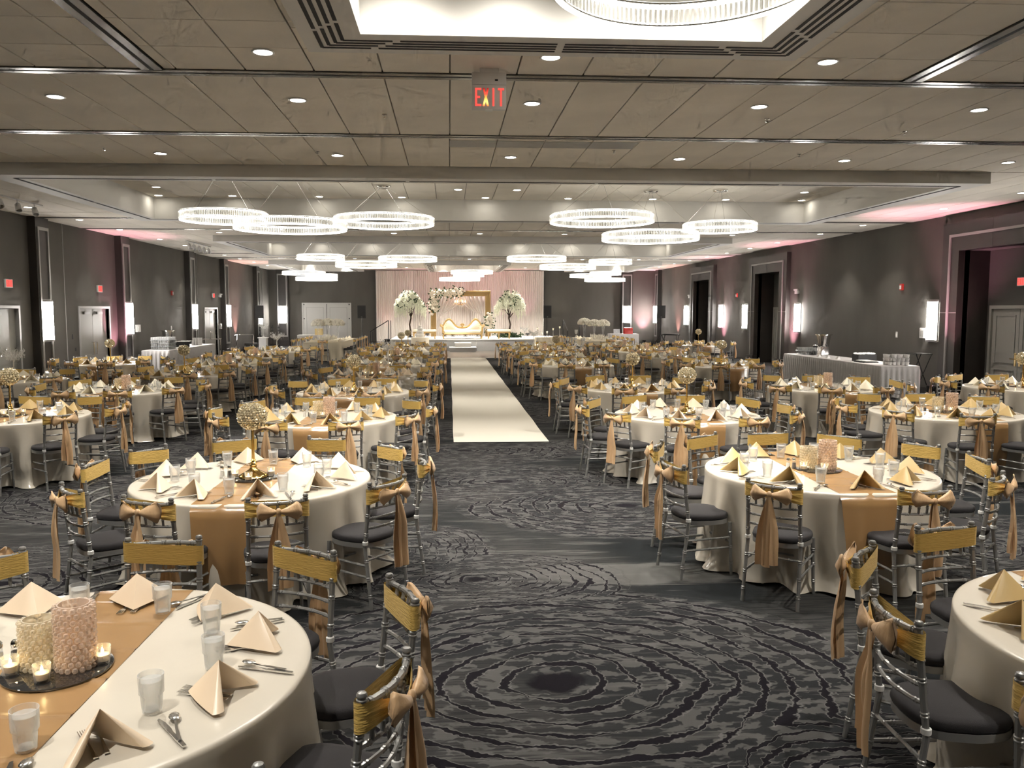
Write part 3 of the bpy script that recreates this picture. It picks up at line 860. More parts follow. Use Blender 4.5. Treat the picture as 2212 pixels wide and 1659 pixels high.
for k in range(28):
    a = 2*PI*k/28; c, s_ = math.cos(a), math.sin(a)
    e = .72
    x = .205*math.copysign(abs(c)**e, c); yy = .208*math.copysign(abs(s_)**e, s_)
    if yy < 0: x *= .95
    CH_SEAT.append((x, yy))
def chair_meshes():
    M = {}
    for s, nm in ((-1, 'l'), (1, 'r')):
        path = [(s*.196, post_y(0), 0), (s*.186, post_y(.44), .44), (s*.182, post_y(.62), .62), (s*.180, post_y(.87), .872)]
        p, r_ = ringed(path, .0125, .0155, (.10, .24, .38, .60, .76, .86))
        m = MB().tube(p, r_, 8)
        yb = post_y(.872)
        m.lathe([(.0155,.872),(.019,.877),(.019,.882),(.013,.886),(.018,.891),(.0185,.897),(.014,.905),(.0,.909)], 10, (s*.180, yb, 0), close=False)
        M['post_'+nm] = m.mesh('back_post', 'chair_silver')
        p, r_ = ringed([(s*.188, .188, 0), (s*.176, .172, .425)], .0115, .0155, (.22, .52, .78))
        M['leg_'+nm] = MB().tube(p, r_, 8).mesh('front_leg', 'chair_silver')
        M['strap_'+nm] = MB().lathe([(.017,.452),(.0205,.455),(.0205,.476),(.017,.479)], 10, (s*.186, post_y(.465), 0)).mesh('cushion_strap', 'strap_white')
        for i, z in enumerate((.305, .225)):
            p, r_ = ringed([(s*.190, post_y(z), z), (s*.182, .178, z)], .0085, .0085, (.2, .5, .8), 6, .0025)
            M['side_%s%d' % (nm, i)] = MB().tube(p, r_, 6).mesh('stretcher', 'chair_silver')
    p, r_ = ringed([(-.182, .178, .265), (.182, .178, .265)], .0085, .0085, (.2, .5, .8), 6, .0025)
    M['front'] = MB().tube(p, r_, 6).mesh('stretcher', 'chair_silver')
    p, r_ = ringed([(-.188, post_y(.345), .345), (.188, post_y(.345), .345)], .0085, .0085, (.2, .5, .8), 6, .0025)
    M['back'] = MB().tube(p, r_, 6).mesh('stretcher', 'chair_silver')
    m = MB(); n = len(CH_SEAT)
    m.prism([(x*.985, y*.985) for x, y in CH_SEAT], .418, .452)
    M['seat'] = m.mesh('seat_frame', 'chair_silver')
    m = MB(); vs = []; fs = []
    rows = [(.93,.452),(.985,.458),(1.0,.470),(.985,.486),(.93,.497),(.80,.503),(.45,.507)]
    for sc, z in rows: vs += [(x*sc, y*sc-.002, z) for x, y in CH_SEAT]
    for i in range(len(rows)-1):
        for k in range(n): fs.append((i*n+k, i*n+(k+1) % n, (i+1)*n+(k+1) % n, (i+1)*n+k))
    fs.append(tuple((len(rows)-1)*n+k for k in range(n)))
    M['cushion'] = m.add(vs, fs).mesh('seat_cushion', 'cushion_plum')
    zt = .862
    p, r_ = ringed(curve_rail(.180, post_y(zt), zt, .036), .0125, .0125, (.08, .29, .5, .71, .92))
    M['crest'] = MB().tube(p, r_, 8).mesh('crest_rail', 'chair_silver')
    for i, z in enumerate((.715, .644, .573)):
        p, r_ = ringed(curve_rail(.183, post_y(z), z, .034, 7), .0088, .0088, (.12, .38, .62, .88), 6, .0025)
        M['rail%d' % i] = MB().tube(p, r_, 6).mesh('back_rail', 'chair_silver')
    for i in range(5):
        x = -.118+.059*i; b = .034*(1-(x/.18)**2)
        p, r_ = ringed([(x, post_y(.715)-b, .715), (x, post_y(.862)-b, .862)], .0085, .0085, (.3, .65), 6, .003)
        M['spin%d' % i] = MB().tube(p, r_, 6).mesh('spindle', 'chair_silver')
    return M
CM = chair_meshes()
def sash_meshes(seed):
    r = random.Random(seed); M = {}
    zc = .818; ky = -.335
    half = [(.016, ky+.012, .016), (.055, ky+.022, .022), (.105, ky+.042, .034), (.150, -.276, .044), (.188, -.262, .050), (.2035, -.243, .052), (.199, -.226, .0525), (.180, -.2195, .0525), (.12, -.2185, .0515), (.06, -.2185, .051)]
    path = [(-x, y, h) for x, y, h in half] + [(0, -.2185, .051)] + [(x, y, h) for x, y, h in reversed(half)]
    n = len(path); nv = 8
    tz = r.uniform(-.006, .006)
    def fn(u, v):
        i = min(n-1, int(round(u*(n-1)))); x, y, h = path[i]
        back = max(0, min(1, (-.235-y)/.06))
        yy = y + back*.006*math.sin(v*PI*5.2+1)*(1 if v not in (0, 1) else .3)
        drape = -.006*math.sin(PI*(x/.2+1)/2) if v == 0 and back < .1 else 0
        return (x, yy, zc+tz*x/.2*3+(v*2-1)*h+drape)
    m = MB().grid(fn, n-1, nv)
    M['band'] = m.mesh('sash_band', 'sash_gold', 'all')
    kz = zc+.002
    M['knot'] = MB().sphere((0, ky-.004, kz), .020, 10, 6, (1.05, .8, 1.25)).mesh('knot', 'sash_copper')
    for s in (-1, 1):
        ln = r.uniform(.105, .135); up = r.uniform(-.02, .035); ht = r.uniform(.048, .066); ph = r.uniform(0, 6)
        def loop(u, v, s=s, ln=ln, up=up, ht=ht, ph=ph):
            a = 2*PI*u
            g = v**.95
            hh = .010+ht*g
            dd = .006+.020*math.sin(PI*min(1, v*.97))*(1-.75*abs(math.cos(a))**1.5)
            x = s*(.010+ln*v*(1-.16*math.cos(2*a+.4)*v*v))
            wr = .006*math.sin(2*a+ph)*g+.004*math.sin(5*a+ph)*g
            return (x, ky-.006+dd*math.sin(a)+wr+.018*v*v, kz+up*v+hh*math.cos(a))
        m = MB().grid(loop, 16, 7, True)
        k = len(m.v); m.f.append(tuple(range(k-16, k)))
        M['loop%d' % s] = m.mesh('loop', 'sash_copper', 'all')
        L_ = r.uniform(.46, .55); wb = r.uniform(.038, .052); sw = r.uniform(.010, .034); ph = r.uniform(0, 6); cut = r.uniform(-.02, .02)
        def tail(u, v, s=s, L_=L_, wb=wb, sw=sw, ph=ph, cut=cut):
            w = .012+(wb-.012)*min(1, v*2.2)**.8
            x = s*sw*min(1, v*1.5)+(u*2-1)*w
            y = ky+.004-(.034*abs(math.sin((u-.42)*3.6+ph*.1))*min(1, v*2.5)) - (.012 if s > 0 else 0) + .006*math.sin(v*7+ph)
            return (x, y, kz-.012-L_*v+(cut*(u-.5) if v > .95 else 0))
        M['tail%d' % s] = MB().grid(tail, 7, 12).mesh('tail', 'sash_copper', 'all')
    return M
SASH = [sash_meshes(s) for s in (1, 2, 3, 4)]
def join_meshes(name, mes, m):
    b = MB()
    for me in mes:
        o = len(b.v); b.v += [tuple(v.co) for v in me.vertices]; b.f += [tuple(i+o for i in p.vertices) for p in me.polygons]
    return b.mesh(name, m)
CHAIRS = []; CHAIRS_MID = []
ladder = join_meshes('backrest', [CM['crest'], CM['rail0'], CM['rail1'], CM['rail2']] + [CM['spin%d' % i] for i in range(5)], 'chair_silver')
under = join_meshes('stretchers', [CM[k] for k in ('side_l0','side_l1','side_r0','side_r1','front','back')], 'chair_silver')
for SM in SASH:
    C = Proto()
    for nm in 'lr':
        C.part('front_leg', CM['leg_'+nm]); C.part('back_post', CM['post_'+nm]); C.part('cushion_strap', CM['strap_'+nm], label='white strap end')
    C.part('seat_frame', CM['seat']); C.part('seat_cushion', CM['cushion'], label='dark plum seat cushion')
    C.part('crest_rail', CM['crest'])
    for i in range(3): C.part('back_rail', CM['rail%d' % i])
    for i in range(5): C.part('spindle', CM['spin%d' % i])
    for k in ('side_l0','side_l1','side_r0','side_r1','front','back'): C.part('stretcher', CM[k])
    C.part('sash_band', SM['band'], label='gold stretch band')
    b = C.part('sash_bow', SM['knot'], label='copper satin bow')
    for k in ('loop-1','loop1'): C.part('loop', SM[k], b)
    for k in ('tail-1','tail1'): C.part('tail', SM[k], b)
    CHAIRS.append(C)
    C = Proto()
    for nm in 'lr': C.part('front_leg', CM['leg_'+nm]); C.part('back_post', CM['post_'+nm])
    C.part('backrest', ladder); C.part('stretchers', under)
    C.part('seat_frame', CM['seat']); C.part('seat_cushion', CM['cushion'])
    C.part('sash_band', SM['band'])
    b = C.part('sash_bow', join_meshes('sash_bow', [SM['knot'], SM['loop-1'], SM['loop1']], 'sash_copper'))
    for k in ('tail-1','tail1'): C.part('tail', SM[k], b)
    CHAIRS_MID.append(C)

# ------------------------------------------------------------------ tables, cloths, runners
TZ = .762; TR = .918
def cloth_mesh(seed):
    r = random.Random(seed)
    ks = [(r.choice((9,10,11)), r.uniform(0,6), .5), (r.choice((15,16,17)), r.uniform(0,6), .75), (r.choice((23,25)), r.uniform(0,6), .35), (4, r.uniform(0,6), .35)]
    def fold(a): return sum(w*math.sin(k*a+p) for k, p, w in ks)/1.2
    prof = [(0,0),(.25,0),(.5,0),(.75,0),(.88,0),(.905,-.001),(.916,-.006),(.920,-.018),(.921,-.05)]
    n = 176; vs = []; fs = []
    for rr, dz in prof:
        vs += [(rr*math.cos(2*PI*k/n), rr*math.sin(2*PI*k/n), TZ+dz) for k in range(n)]
    nz = 15
    for j in range(1, nz+1):
        t = j/nz
        for k in range(n):
            a = 2*PI*k/n; f = fold(a)
            sharp = math.copysign(abs(f)**.8, f)
            amp = .080*min(1, t*1.5)**1.1
            puddle = max(0, t-.9)*10
            rr = .921+.012*t+amp*sharp+puddle*(.028+.03*math.sin(7*a+seed)+.018*f)
            z = TZ-.05-(TZ-.05-.012)*min(1, t*1.0)
            if t > .9: z = max(.008, z+.016*math.sin(11*a+seed))
            vs.append((rr*math.cos(a+.012*f*t), rr*math.sin(a+.012*f*t), z))
    m = len(prof)+nz
    for i in range(m-1):
        for k in range(n):
            j = (k+1) % n; fs.append((i*n+k, (i+1)*n+k, (i+1)*n+j, i*n+j))
    return MB().add(vs, fs).mesh('tablecloth', 'cloth_ivory', 'all'), fold
CLOTHS = [cloth_mesh(s) for s in range(4)]
def runner_mesh(seed):
    r = random.Random(seed*7+1); w = .215
    creases = [-.62, -.36, -.09, .17, .45, .70]
    ds = sorted(set([round(-TR+i*TR*2/40, 3) for i in range(41)] + [c+d for c in creases for d in (-.012, -.004, .004, .012)]))
    pts = []
    for d in ds:
        rise = .0022
        for c in creases: rise += .0065*math.exp(-((d-c)/.007)**2)
        pts.append((d, TZ+rise))
    def hang(sgn):
        out = []; L_ = r.uniform(.52, .60)
        for i in range(1, 13):
            t = i/12
            out.append((sgn*(TR+.010+.03*t+.022*math.sin(t*3+seed)*t), TZ-.004-L_*t))
        return out
    path = [(p[0], p[1]) for p in reversed(hang(-1))] + pts + hang(1)
    nu = 10; vs = []; fs = []
    for (d, z) in path:
        for i in range(nu+1):
            u = i/nu*2-1; over = max(0, TZ-.01-z)
            x = u*w*(1-.22*min(1, over*1.6))
            y = d; zz = z
            lim = math.sqrt(max(0, TR**2-x*x))
            if abs(y) < TR+.003 and abs(y) > lim: # the rim is round: lay the edge over it
                zz = min(zz, TZ-.02-(abs(y)-lim)*.8)
            if over > 0:
                y = math.copysign(abs(d)-(TR-lim)*.92+.012, d)
                y += math.copysign(.026*min(1, over*2.5)*math.sin(u*3.4+seed*1.3+(1 if d > 0 else 3)), d)
            else:
                zz += .0012*math.sin(u*5+d*9+seed)
            vs.append((x, y, zz))
    k = len(path)
    for j in range(k-1):
        for i in range(nu): fs.append((j*(nu+1)+i, j*(nu+1)+i+1, (j+1)*(nu+1)+i+1, (j+1)*(nu+1)+i))
    return MB().add(vs, fs).mesh('table_runner', 'runner_copper', 'all')
RUNNERS = [runner_mesh(s) for s in range(3)]
TB = Proto()
TB.part('table_top', MB().lathe([(0,.735),(.905,.735),(.905,.758),(0,.758)], 32, close=False).mesh('table_top', 'ceiling_grid'))
for a in range(4):
    an = PI/4+a*PI/2; c, s_ = math.cos(an)*.55, math.sin(an)*.55
    TB.part('leg', MB().tube([(c, s_, 0), (c*.95, s_*.95, .735)], .016, 6).mesh('leg', 'black_metal'))

# ------------------------------------------------------------------ place settings
def napkin_mesh(m, seed):
    'a standing pyramid fold: two thick wings that meet at a ridge, open towards the diner'
    r = random.Random(seed)
    A = Vector((0, .0, .130)); B = Vector((0, .125, .004))
    mb = MB()
    for s in (-1, 1):
        Lp = Vector((s*.132, -.066+r.uniform(-.01,.01), .003)); In = Vector((s*.092, -.068, .004))
        n = 8
        def face(u, v, P, bul):
            # u from ridge to corner, v from base to apex
            base = B.lerp(P, u); top = A
            q = base.lerp(top, v)
            b = bul*4*u*(1-u)*(1-v)*(.6+.4*v)*1.2
            nrm = (P-B).cross(A-B).normalized()
            if nrm.z < 0: nrm = -nrm
            return q + nrm*b
        mb.grid(lambda u, v: tuple(face(u, v, Lp, .016)), n, n)
        mb.grid(lambda u, v: tuple(face(1-u, v, In, -.008)), n, n)
        # the rolled outer edge joins the two layers
        def roll(u, v):
            a = Lp.lerp(A, v); c = In.lerp(A, v); t = u
            mid = (a+c)/2; rad = (a-c).length/2
            out = Vector((0, -1, .15)).normalized()
            an = PI*t
            return tuple(mid+(a-c).normalized()*rad*math.cos(an)+out*rad*.9*math.sin(an))
        mb.grid(roll, 6, n)
    return mb.mesh('folded_napkin', m, 'all')
NAP = {c: [napkin_mesh('napkin_'+c, s) for s in (1, 2)] for c in ('peach', 'gold', 'ivory')}
def flute(r_, z, a):
    return r_*(1+(.030*math.cos(14*a) if .008 < z < .062 else 0))
GL = Proto()
GL.part('tumbler', MB().lathe([(.027,.0),(.031,.003),(.0325,.03),(.0345,.060),(.0405,.068),(.0405,.080),(.0418,.130),(.0398,.130),(.0385,.078),(.0335,.064),(.030,.010),(0,.008)], 28, flute=flute, close=False).mesh('tumbler', 'glass'))
GL.part('ice_water', MB().lathe([(.0,.011),(.0295,.011),(.0325,.062),(.0375,.072),(.0382,.112),(.024,.1135),(.015,.109),(0,.112)], 14, close=False).mesh('ice_water', 'ice_water'))
GL_FAR = Proto()
GL_FAR.part('tumbler', MB().lathe([(.030,.0),(.034,.060),(.0405,.068),(.0418,.130)], 12, close=False).mesh('tumbler', 'glass'))
GL_FAR.part('ice_water', MB().lathe([(.028,.006),(.033,.062),(.0385,.070),(.0385,.112),(0,.112)], 10, close=False).mesh('ice_water', 'ice_water'))
def flat_shape(outline, z0, z1, name, m='steel'):
    return MB().prism(outline, z0, z1).mesh(name, m)
def knife():
    m = MB()
    m.prism([(-.006,-.115),(.006,-.115),(.0075,-.06),(.006,-.01),(-.006,-.01),(-.0075,-.06)], .002, .0075)
    m.prism([(-.006,-.01),(.006,-.01),(.0105,.02),(.0105,.075),(.004,.112),(-.005,.105),(-.0065,.03)], .003, .0052)
    return m.mesh('table_knife', 'steel')
def spoon():
    m = MB()
    m.prism([(-.007,-.1),(.007,-.1),(.004,-.03),(.003,.045),(-.003,.045),(-.004,-.03)], .002, .006)
    m.sphere((0, .068, .007), .020, 12, 6, (.92, 1.45, .26))
    return m.mesh('table_spoon', 'steel')
def fork():
    m = MB()
    m.prism([(-.007,-.1),(.007,-.1),(.004,-.03),(.003,.03),(-.003,.03),(-.004,-.03)], .002, .006)
    m.prism([(-.003,.03),(.003,.03),(.0115,.045),(.012,.058),(-.012,.058),(-.0115,.045)], .003, .0065)
    for i in range(4):
        x = -.0105+i*.007; m.prism([(x-.0018,.057),(x+.0018,.057),(x+.0012,.098),(x-.0012,.098)], .004, .0068)
    return m.mesh('table_fork', 'steel')
KNIFE, SPOON, FORK = knife(), spoon(), fork()

# ------------------------------------------------------------------ centrepieces
MIRROR = MB().lathe([(0,0),(.188,0),(.190,.003),(.190,.006),(.186,.008),(0,.008)], 40, close=False).mesh('mirror_plate', 'mirror_black')
TL = Proto()
TL.part('cup', MB().lathe([(.024,.0),(.026,.002),(.0315,.066),(.030,.066),(.0245,.012),(0,.010)], 18, close=False).mesh('cup', 'candle_glass'))
TL.part('candle', MB().lathe([(0,.011),(.0235,.011),(.0255,.034),(.0,.033)], 14, close=False).mesh('candle', 'wax'))
TL.part('flame', MB().lathe([(0,.034),(.0045,.040),(.0055,.046),(.003,.055),(0,.062)], 8, close=False).mesh('flame', 'flame'))
def beaded(rad, h, cols, rows_, m, name='crystal_vase'):
    P = Proto()
    P.part('inner_glass', MB().lathe([(rad*.86,0),(rad*.86,h),(rad*.80,h),(rad*.80,.01),(0,.01)], 24, close=False).mesh('inner_glass', m))
    b = MB(); br = min(PI*rad/cols, h/rows_/2)*.98
    for j in range(rows_):
        for i in range(cols):
            a = 2*PI*(i+.5*(j % 2))/cols
            b.sphere((rad*math.cos(a), rad*math.sin(a), h*(j+.5)/rows_), br, 6, 4)
    P.part('crystal_beads', b.mesh('crystal_beads', m), kind='stuff', label='rows of round crystal beads')
    return P
VASE_T = beaded(.066, .245, 17, 11, 'bead_blush'); VASE_S = beaded(.064, .185, 17, 9, 'bead_champagne')
def globe_proto(bead_m, detail=True):
    P = Proto()
    prof = [(0,0),(.108,0),(.112,.006),(.104,.018),(.086,.030),(.060,.045),(.036,.062),(.024,.080),(.030,.090),(.022,.100),(.026,.112),(.017,.122),(.021,.134),(.0135,.146)]
    P.part('base', MB().lathe(prof, 28, flute=lambda r_, z, a: r_*(1+(.05*math.cos(14*a) if z < .06 and r_ > .03 else 0)), close=False).mesh('base', 'gold_metal'))
    P.part('stem', MB().lathe([(.0125,.14),(.0115,.25),(.0115,.385)], 12, close=False).mesh('stem', 'gold_metal'))
    b = MB(); R_ = .110; zc = .487
    nr = 15 if detail else 11
    for j in range(nr):
        th = PI*(.13+.84*j/(nr-1)); n = max(5, int(2*PI*math.sin(th)*R_/(.0225 if detail else .031)))
        for i in range(n):
            a = 2*PI*(i+.5*(j % 2))/n
            q_ = .0135 if detail else .018; o_ = len(b.v); b.octa((0,0,0), q_, q_); M_ = Matrix.Translation((R_*math.sin(th)*math.cos(a), R_*math.sin(th)*math.sin(a), zc+R_*.93*math.cos(th))) @ Matrix.Rotation(a+j, 4, 'Z') @ Matrix.Rotation(th+i, 4, 'Y'); b.v[o_:] = [tuple(M_ @ Vector(p_)) for p_ in b.v[o_:]]
    P.part('crystal_globe', b.mesh('crystal_globe', bead_m, False), kind='stuff', label='globe of small gold-set crystals')
    P.part('globe_cup', MB().sphere((0, 0, zc), .101, 16, 10, (1, 1, .93)).mesh('globe_cup', 'bead_champagne'))
    return P
GLOBE = globe_proto('bead_gold_globe'); GLOBE_FAR = globe_proto('bead_gold_globe', False)
def candelabra_proto():
    P = Proto()
    P.part('base', MB().lathe([(0,0),(.085,0),(.08,.015),(.03,.07),(.018,.10)], 16, close=False).mesh('base', 'crystal'))
    m = MB()
    for i in range(9): m.sphere((0, 0, .12+i*.072), .032 if i % 2 else .022, 8, 6)
    P.part('stem', m.mesh('stem', 'crystal'))
    for k in range(5):
        a = 2*PI*k/5+.3; c, s_ = math.cos(a), math.sin(a)
        pts = [(c*x, s_*x, z) for x, z in ((.0,.52),(.07,.46),(.15,.45),(.20,.50),(.21,.57))]
        ar = P.part('arm', MB().tube(pts, [.012,.011,.010,.009,.009], 8).mesh('arm', 'crystal'))
        P.part('candle_cup', MB().lathe([(.012,0),(.03,.02),(.036,.08),(.034,.08),(.0,.02)], 10, (c*.21, s_*.21, .57), close=False).mesh('candle_cup', 'crystal'), ar)
        b = MB()
        for j in range(4): b.octa((c*(.05+.05*j), s_*(.05+.05*j), .41-.02*(j % 2)), .012, .03)
        P.part('drops', b.mesh('drops', 'crystal', False), ar, kind='stuff')
    P.part('top_cup', MB().lathe([(.012,.74),(.034,.77),(.04,.85),(.037,.85),(0,.77)], 10, close=False).mesh('top_cup', 'crystal'))
    return P
CANDEL = candelabra_proto()
def crystal_tree_proto(h=.75, seed=3):
    r = random.Random(seed); P = Proto()
    P.part('base', MB().lathe([(0,0),(.075,0),(.07,.012),(.025,.05),(.014,.09)], 14, close=False).mesh('base', 'crystal'))
    P.part('trunk', MB().tube([(0,0,.05),(.004,.003,.25),(-.004,0,h*.62)], [.016,.013,.010], 8).mesh('trunk', 'crystal'))
    d = MB(); tw = []
    for k in range(11):
        a = 2*PI*k/11+r.uniform(-.2,.2); ln = r.uniform(.16, .30); z0 = h*.42+r.uniform(0,.12); up = r.uniform(.08,.32)
        pts = [(math.cos(a)*ln*t, math.sin(a)*ln*t, z0+up*t**.7) for t in (0,.3,.6,1)]
        P.part('branch', MB().tube(pts, [.007,.006,.005,.003], 5).mesh('branch', 'crystal'))
        for j in range(14):
            t = r.uniform(.25, 1); d.octa((math.cos(a)*ln*t+r.uniform(-.04,.04), math.sin(a)*ln*t+r.uniform(-.04,.04), z0+up*t**.7-r.uniform(-.03,.08)), r.uniform(.008,.016), r.uniform(.014,.03))
    P.part('crystal_drops', d.mesh('crystal_drops', 'crystal', False), kind='stuff', label='many small hanging crystal drops')
    return P
CTREE = crystal_tree_proto()
SH = {}
for nm, fill in (('salt', 'salt'), ('pepper', 'pepper')):
    P = Proto()
    P.part('shaker_glass', MB().lathe([(.020,0),(.021,.003),(.0135,.070),(0,.070)], 8, close=False).mesh('shaker_glass', 'candle_glass'))
    P.part('filling', MB().lathe([(0,.003),(.0185,.003),(.0145,.052),(0,.052)], 8, close=False).mesh('filling', fill))
    P.part('cap', MB().lathe([(.0145,.069),(.0155,.073),(.015,.086),(.008,.094),(0,.095)], 12, close=False).mesh('cap', 'chrome'))
    SH[nm] = P

# ------------------------------------------------------------------ lay out the round tables
COLN = {'A': 'table left of the white aisle runner', 'B': 'table in the left middle column', 'C': 'table along the left wall',
        'D': 'table right of the white aisle runner', 'E': 'table in the right middle column', 'F': 'table along the right wall'}
SHORT = {'A': 'table left of aisle runner', 'B': 'table in left middle column', 'C': 'table by left wall',
         'D': 'table right of aisle runner', 'E': 'table in right middle column', 'F': 'table by right wall'}
def ring_angles(off): return [off+36*k for k in range(10)]
A18 = ring_angles(18)
TABLES = [
 ('A', -1.46, 3.05, ring_angles(-178), 'jewel', 'peach'), ('A', -1.56, 6.57, [-17, 20, 57, 92, 128, 163, -159, -125, -96, -50], 'globe', 'peach'),
 ('A', -1.57, 10.35, A18, 'jewel', 'gold'), ('A', -1.56, 13.55, A18, 'globe', 'gold'), ('A', -1.57, 17.0, A18, 'jewel', 'peach'),
 ('A', -1.5, 20.3, A18, 'tree', 'ivory'), ('A', -1.55, 23.6, ring_angles(10), 'jewel', 'gold'), ('A', -1.55, 26.9, A18, 'globe', 'ivory'), ('A', -1.5, 30.2, A18, 'globe', 'gold'),
 ('B', -5.55, 10.7, ring_angles(14), 'globe', 'gold'), ('B', -5.45, 14.05, A18, 'jewel', 'ivory'), ('B', -5.5, 17.45, A18, 'globe', 'gold'),
 ('B', -5.5, 20.7, A18, 'jewel', 'ivory'), ('B', -5.6, 23.9, ring_angles(8), 'jewel', 'gold'), ('B', -5.6, 27.2, A18, 'tree', 'ivory'),
 ('C', -8.35, 16.3, A18, 'tree', 'ivory'), ('C', -8.5, 21.2, A18, 'globe', 'gold'),
 ('D', 3.1, 3.1, ring_angles(-165), 'jewel', 'gold'), ('D', 3.08, 6.65, [-37, 7, -78, -118, -152, 176, 146, 115, 84, 44], 'jewel', 'gold'),
 ('D', 3.05, 10.4, A18, 'globe', 'peach'), ('D', 3.14, 13.95, A18, 'globe', 'gold'), ('D', 3.08, 19.9, A18, 'candelabra', 'ivory'),
 ('D', 3.05, 23.4, ring_angles(5), 'globe', 'ivory'), ('D', 3.05, 26.8, A18, 'jewel', 'gold'), ('D', 3.1, 30.2, A18, 'tree', 'ivory'),
 ('E', 6.5, 10.4, A18, 'jewel', 'gold'), ('E', 6.45, 13.85, A18, 'jewel', 'ivory'), ('E', 6.55, 19.5, A18, 'globe', 'gold'),
 ('E', 6.4, 22.9, A18, 'jewel', 'ivory'), ('E', 6.3, 26.3, ring_angles(12), 'jewel', 'gold'), ('E', 6.3, 29.7, A18, 'jewel', 'ivory'),
 ('F', 9.97, 13.75, A18, 'globe', 'ivory'), ('F', 9.5, 31.0, A18, 'globe', 'gold')]
count = {}
ROW = []
for (c, x, y, an, cp, nk) in TABLES:
    count[c] = count.get(c, 0)+1
    ROW.append(ORD[count[c]-1])
def seat_word(col, ang):
    'where a seat lies at its table, from the angle clockwise seen from the camera side'
    a = (ang+180) % 360-180
    aisle = a > 0 if col in 'ABC' else a < 0
    b = abs(a)
    side = 'aisle' if aisle else 'wall'
    if b < 32: return 'camera-side seat nearer %s' % side
    if b > 148: return 'stage-side seat nearer %s' % side
    return ('front ' if b < 72 else 'middle ' if b < 108 else 'rear ') + '%s-side seat' % side
def clock_word(col, angs, i):
    order = sorted(angs, key=lambda a: ((a+180) % 360))
    return order.index(angs[i])
jit = random.Random(99)
seats = []       # (distance, table index, seat angle, world x, y, heading)
for ti, (c, x, y, an, cp, nk) in enumerate(TABLES):
    rotv = R(jit.choice((0, 90, 180, 270))+jit.uniform(-20, 20))
    row = ROW[ti]; tag_ = '%s %s' % (row, SHORT[c])
    if in_view((x, y, .6), 500):
        TB.stamp('round_table', 'round banquet table under an ivory cloth, %s' % tag_, 'table', 'round banquet tables', (x, y, 0), R(jit.uniform(0, 90)))
        cm, fold = CLOTHS[ti % 4]
        o = D.objects.new('tablecloth', cm); COL.objects.link(o); o.location = (x, y, 0); o.rotation_euler = (0, 0, rotv)
        tag(o, 'ivory satin cloth draped to the floor over the %s' % tag_, 'tablecloth', 'ivory tablecloths')
        o = D.objects.new('table_runner', RUNNERS[ti % 3]); COL.objects.link(o); o.location = (x, y, 0); o.rotation_euler = (0, 0, R(jit.uniform(-2, 2)))
        tag(o, 'copper satin runner across the %s' % tag_, 'table runner', 'copper table runners')
    used = {}
    for a in an:
        w = seat_word(c, a); used[w] = used.get(w, 0)+1
    seen_w = {}
    for i, a in enumerate(an):
        w = seat_word(c, a)
        if used[w] > 1:
            seen_w[w] = seen_w.get(w, 0)+1
            w = w.replace('seat', '%s seat' % ORD[seen_w[w]-1], 1)
        th = R(a); ux, uy = math.sin(th), -math.cos(th)      # outward
        seats.append((math.hypot(x, y), ti, a, x, y, ux, uy, w))
CHAIR_SPOTS = []
NAPS = []; GLASSES = []; CUT = []
for (dist, ti, a, x, y, ux, uy, w) in seats:
    c, _, _, an, cp, nk = TABLES[ti]
    tag_ = '%s %s' % (ROW[ti], SHORT[c])
    rr = 1.065+jit.uniform(-.02, .035); hd = math.atan2(-uy, -ux)-PI/2+R(jit.uniform(-6, 6))
    px, py = x+ux*rr, y+uy*rr
    if in_view((px, py, .6), 330):
        CHAIR_SPOTS.append((math.hypot(px, py), px, py, hd, 'silver chair, gold sash, %s, %s' % (w, tag_)))
    # the setting: forward is towards the middle, right hand to the right
    fx, fy = -ux, -uy; rx, ry = fy, -fx
    def spot(right, r_): return (x+ux*r_+rx*right, y+uy*r_+ry*right)
    j = lambda s: jit.uniform(-s, s)
    q = spot(-.06+j(.02), .715+j(.02))
    if in_view((*q, TZ), 200):
        NAPS.append((dist, (*q, TZ+.009), hd+R(j(22)), nk, 'folded %s satin napkin, %s, %s' % ({'peach': 'peach', 'gold': 'dark gold', 'ivory': 'ivory'}[nk], w, tag_)))
    q = spot(.145+j(.02), .56+j(.025))
    if in_view((*q, TZ), 200): GLASSES.append((dist, (*q, TZ+.0045), j(3), 'ice water glass, %s, %s' % (w, tag_)))
    if dist < 15.5:
        q = spot(.155+j(.015), .745+j(.015))
        if in_view((*q, TZ), 150):
            CUT.append(('table_knife', KNIFE, (*q, TZ+.004), hd+R(8+j(6)), 'steel table knife, %s, %s' % (w, tag_), 'knife'))
            q = spot(.178+j(.01), .735+j(.01))
            CUT.append(('table_spoon', SPOON, (*q, TZ+.0095), hd+R(-10+j(6)), 'steel spoon across the knife, %s, %s' % (w, tag_), 'spoon'))
            for k, nm in ((-.035, 'inner'), (-.075, 'outer')):
                q = spot(k+j(.008), .655+j(.015))
                CUT.append(('table_fork', FORK, (*q, TZ+.004), hd+R(-4+j(5)), '%s steel fork under the napkin, %s, %s' % (nm, w, tag_), 'fork'))
CHAIR_SPOTS.sort(key=lambda s: s[0])
NEAR_CHAIR = 15.2; LIMIT = 300
HEAD_CHAIRS = 22
for i, (d, px, py, hd, lb) in enumerate(CHAIR_SPOTS[:LIMIT-HEAD_CHAIRS]):
    P = (CHAIRS if d < NEAR_CHAIR else CHAIRS_MID)[jit.randrange(4)]
    P.stamp('ballroom_chair', lb, 'chair', 'silver ballroom chairs with gold sashes', (px, py, 0), hd)
rest = CHAIR_SPOTS[LIMIT-HEAD_CHAIRS:]
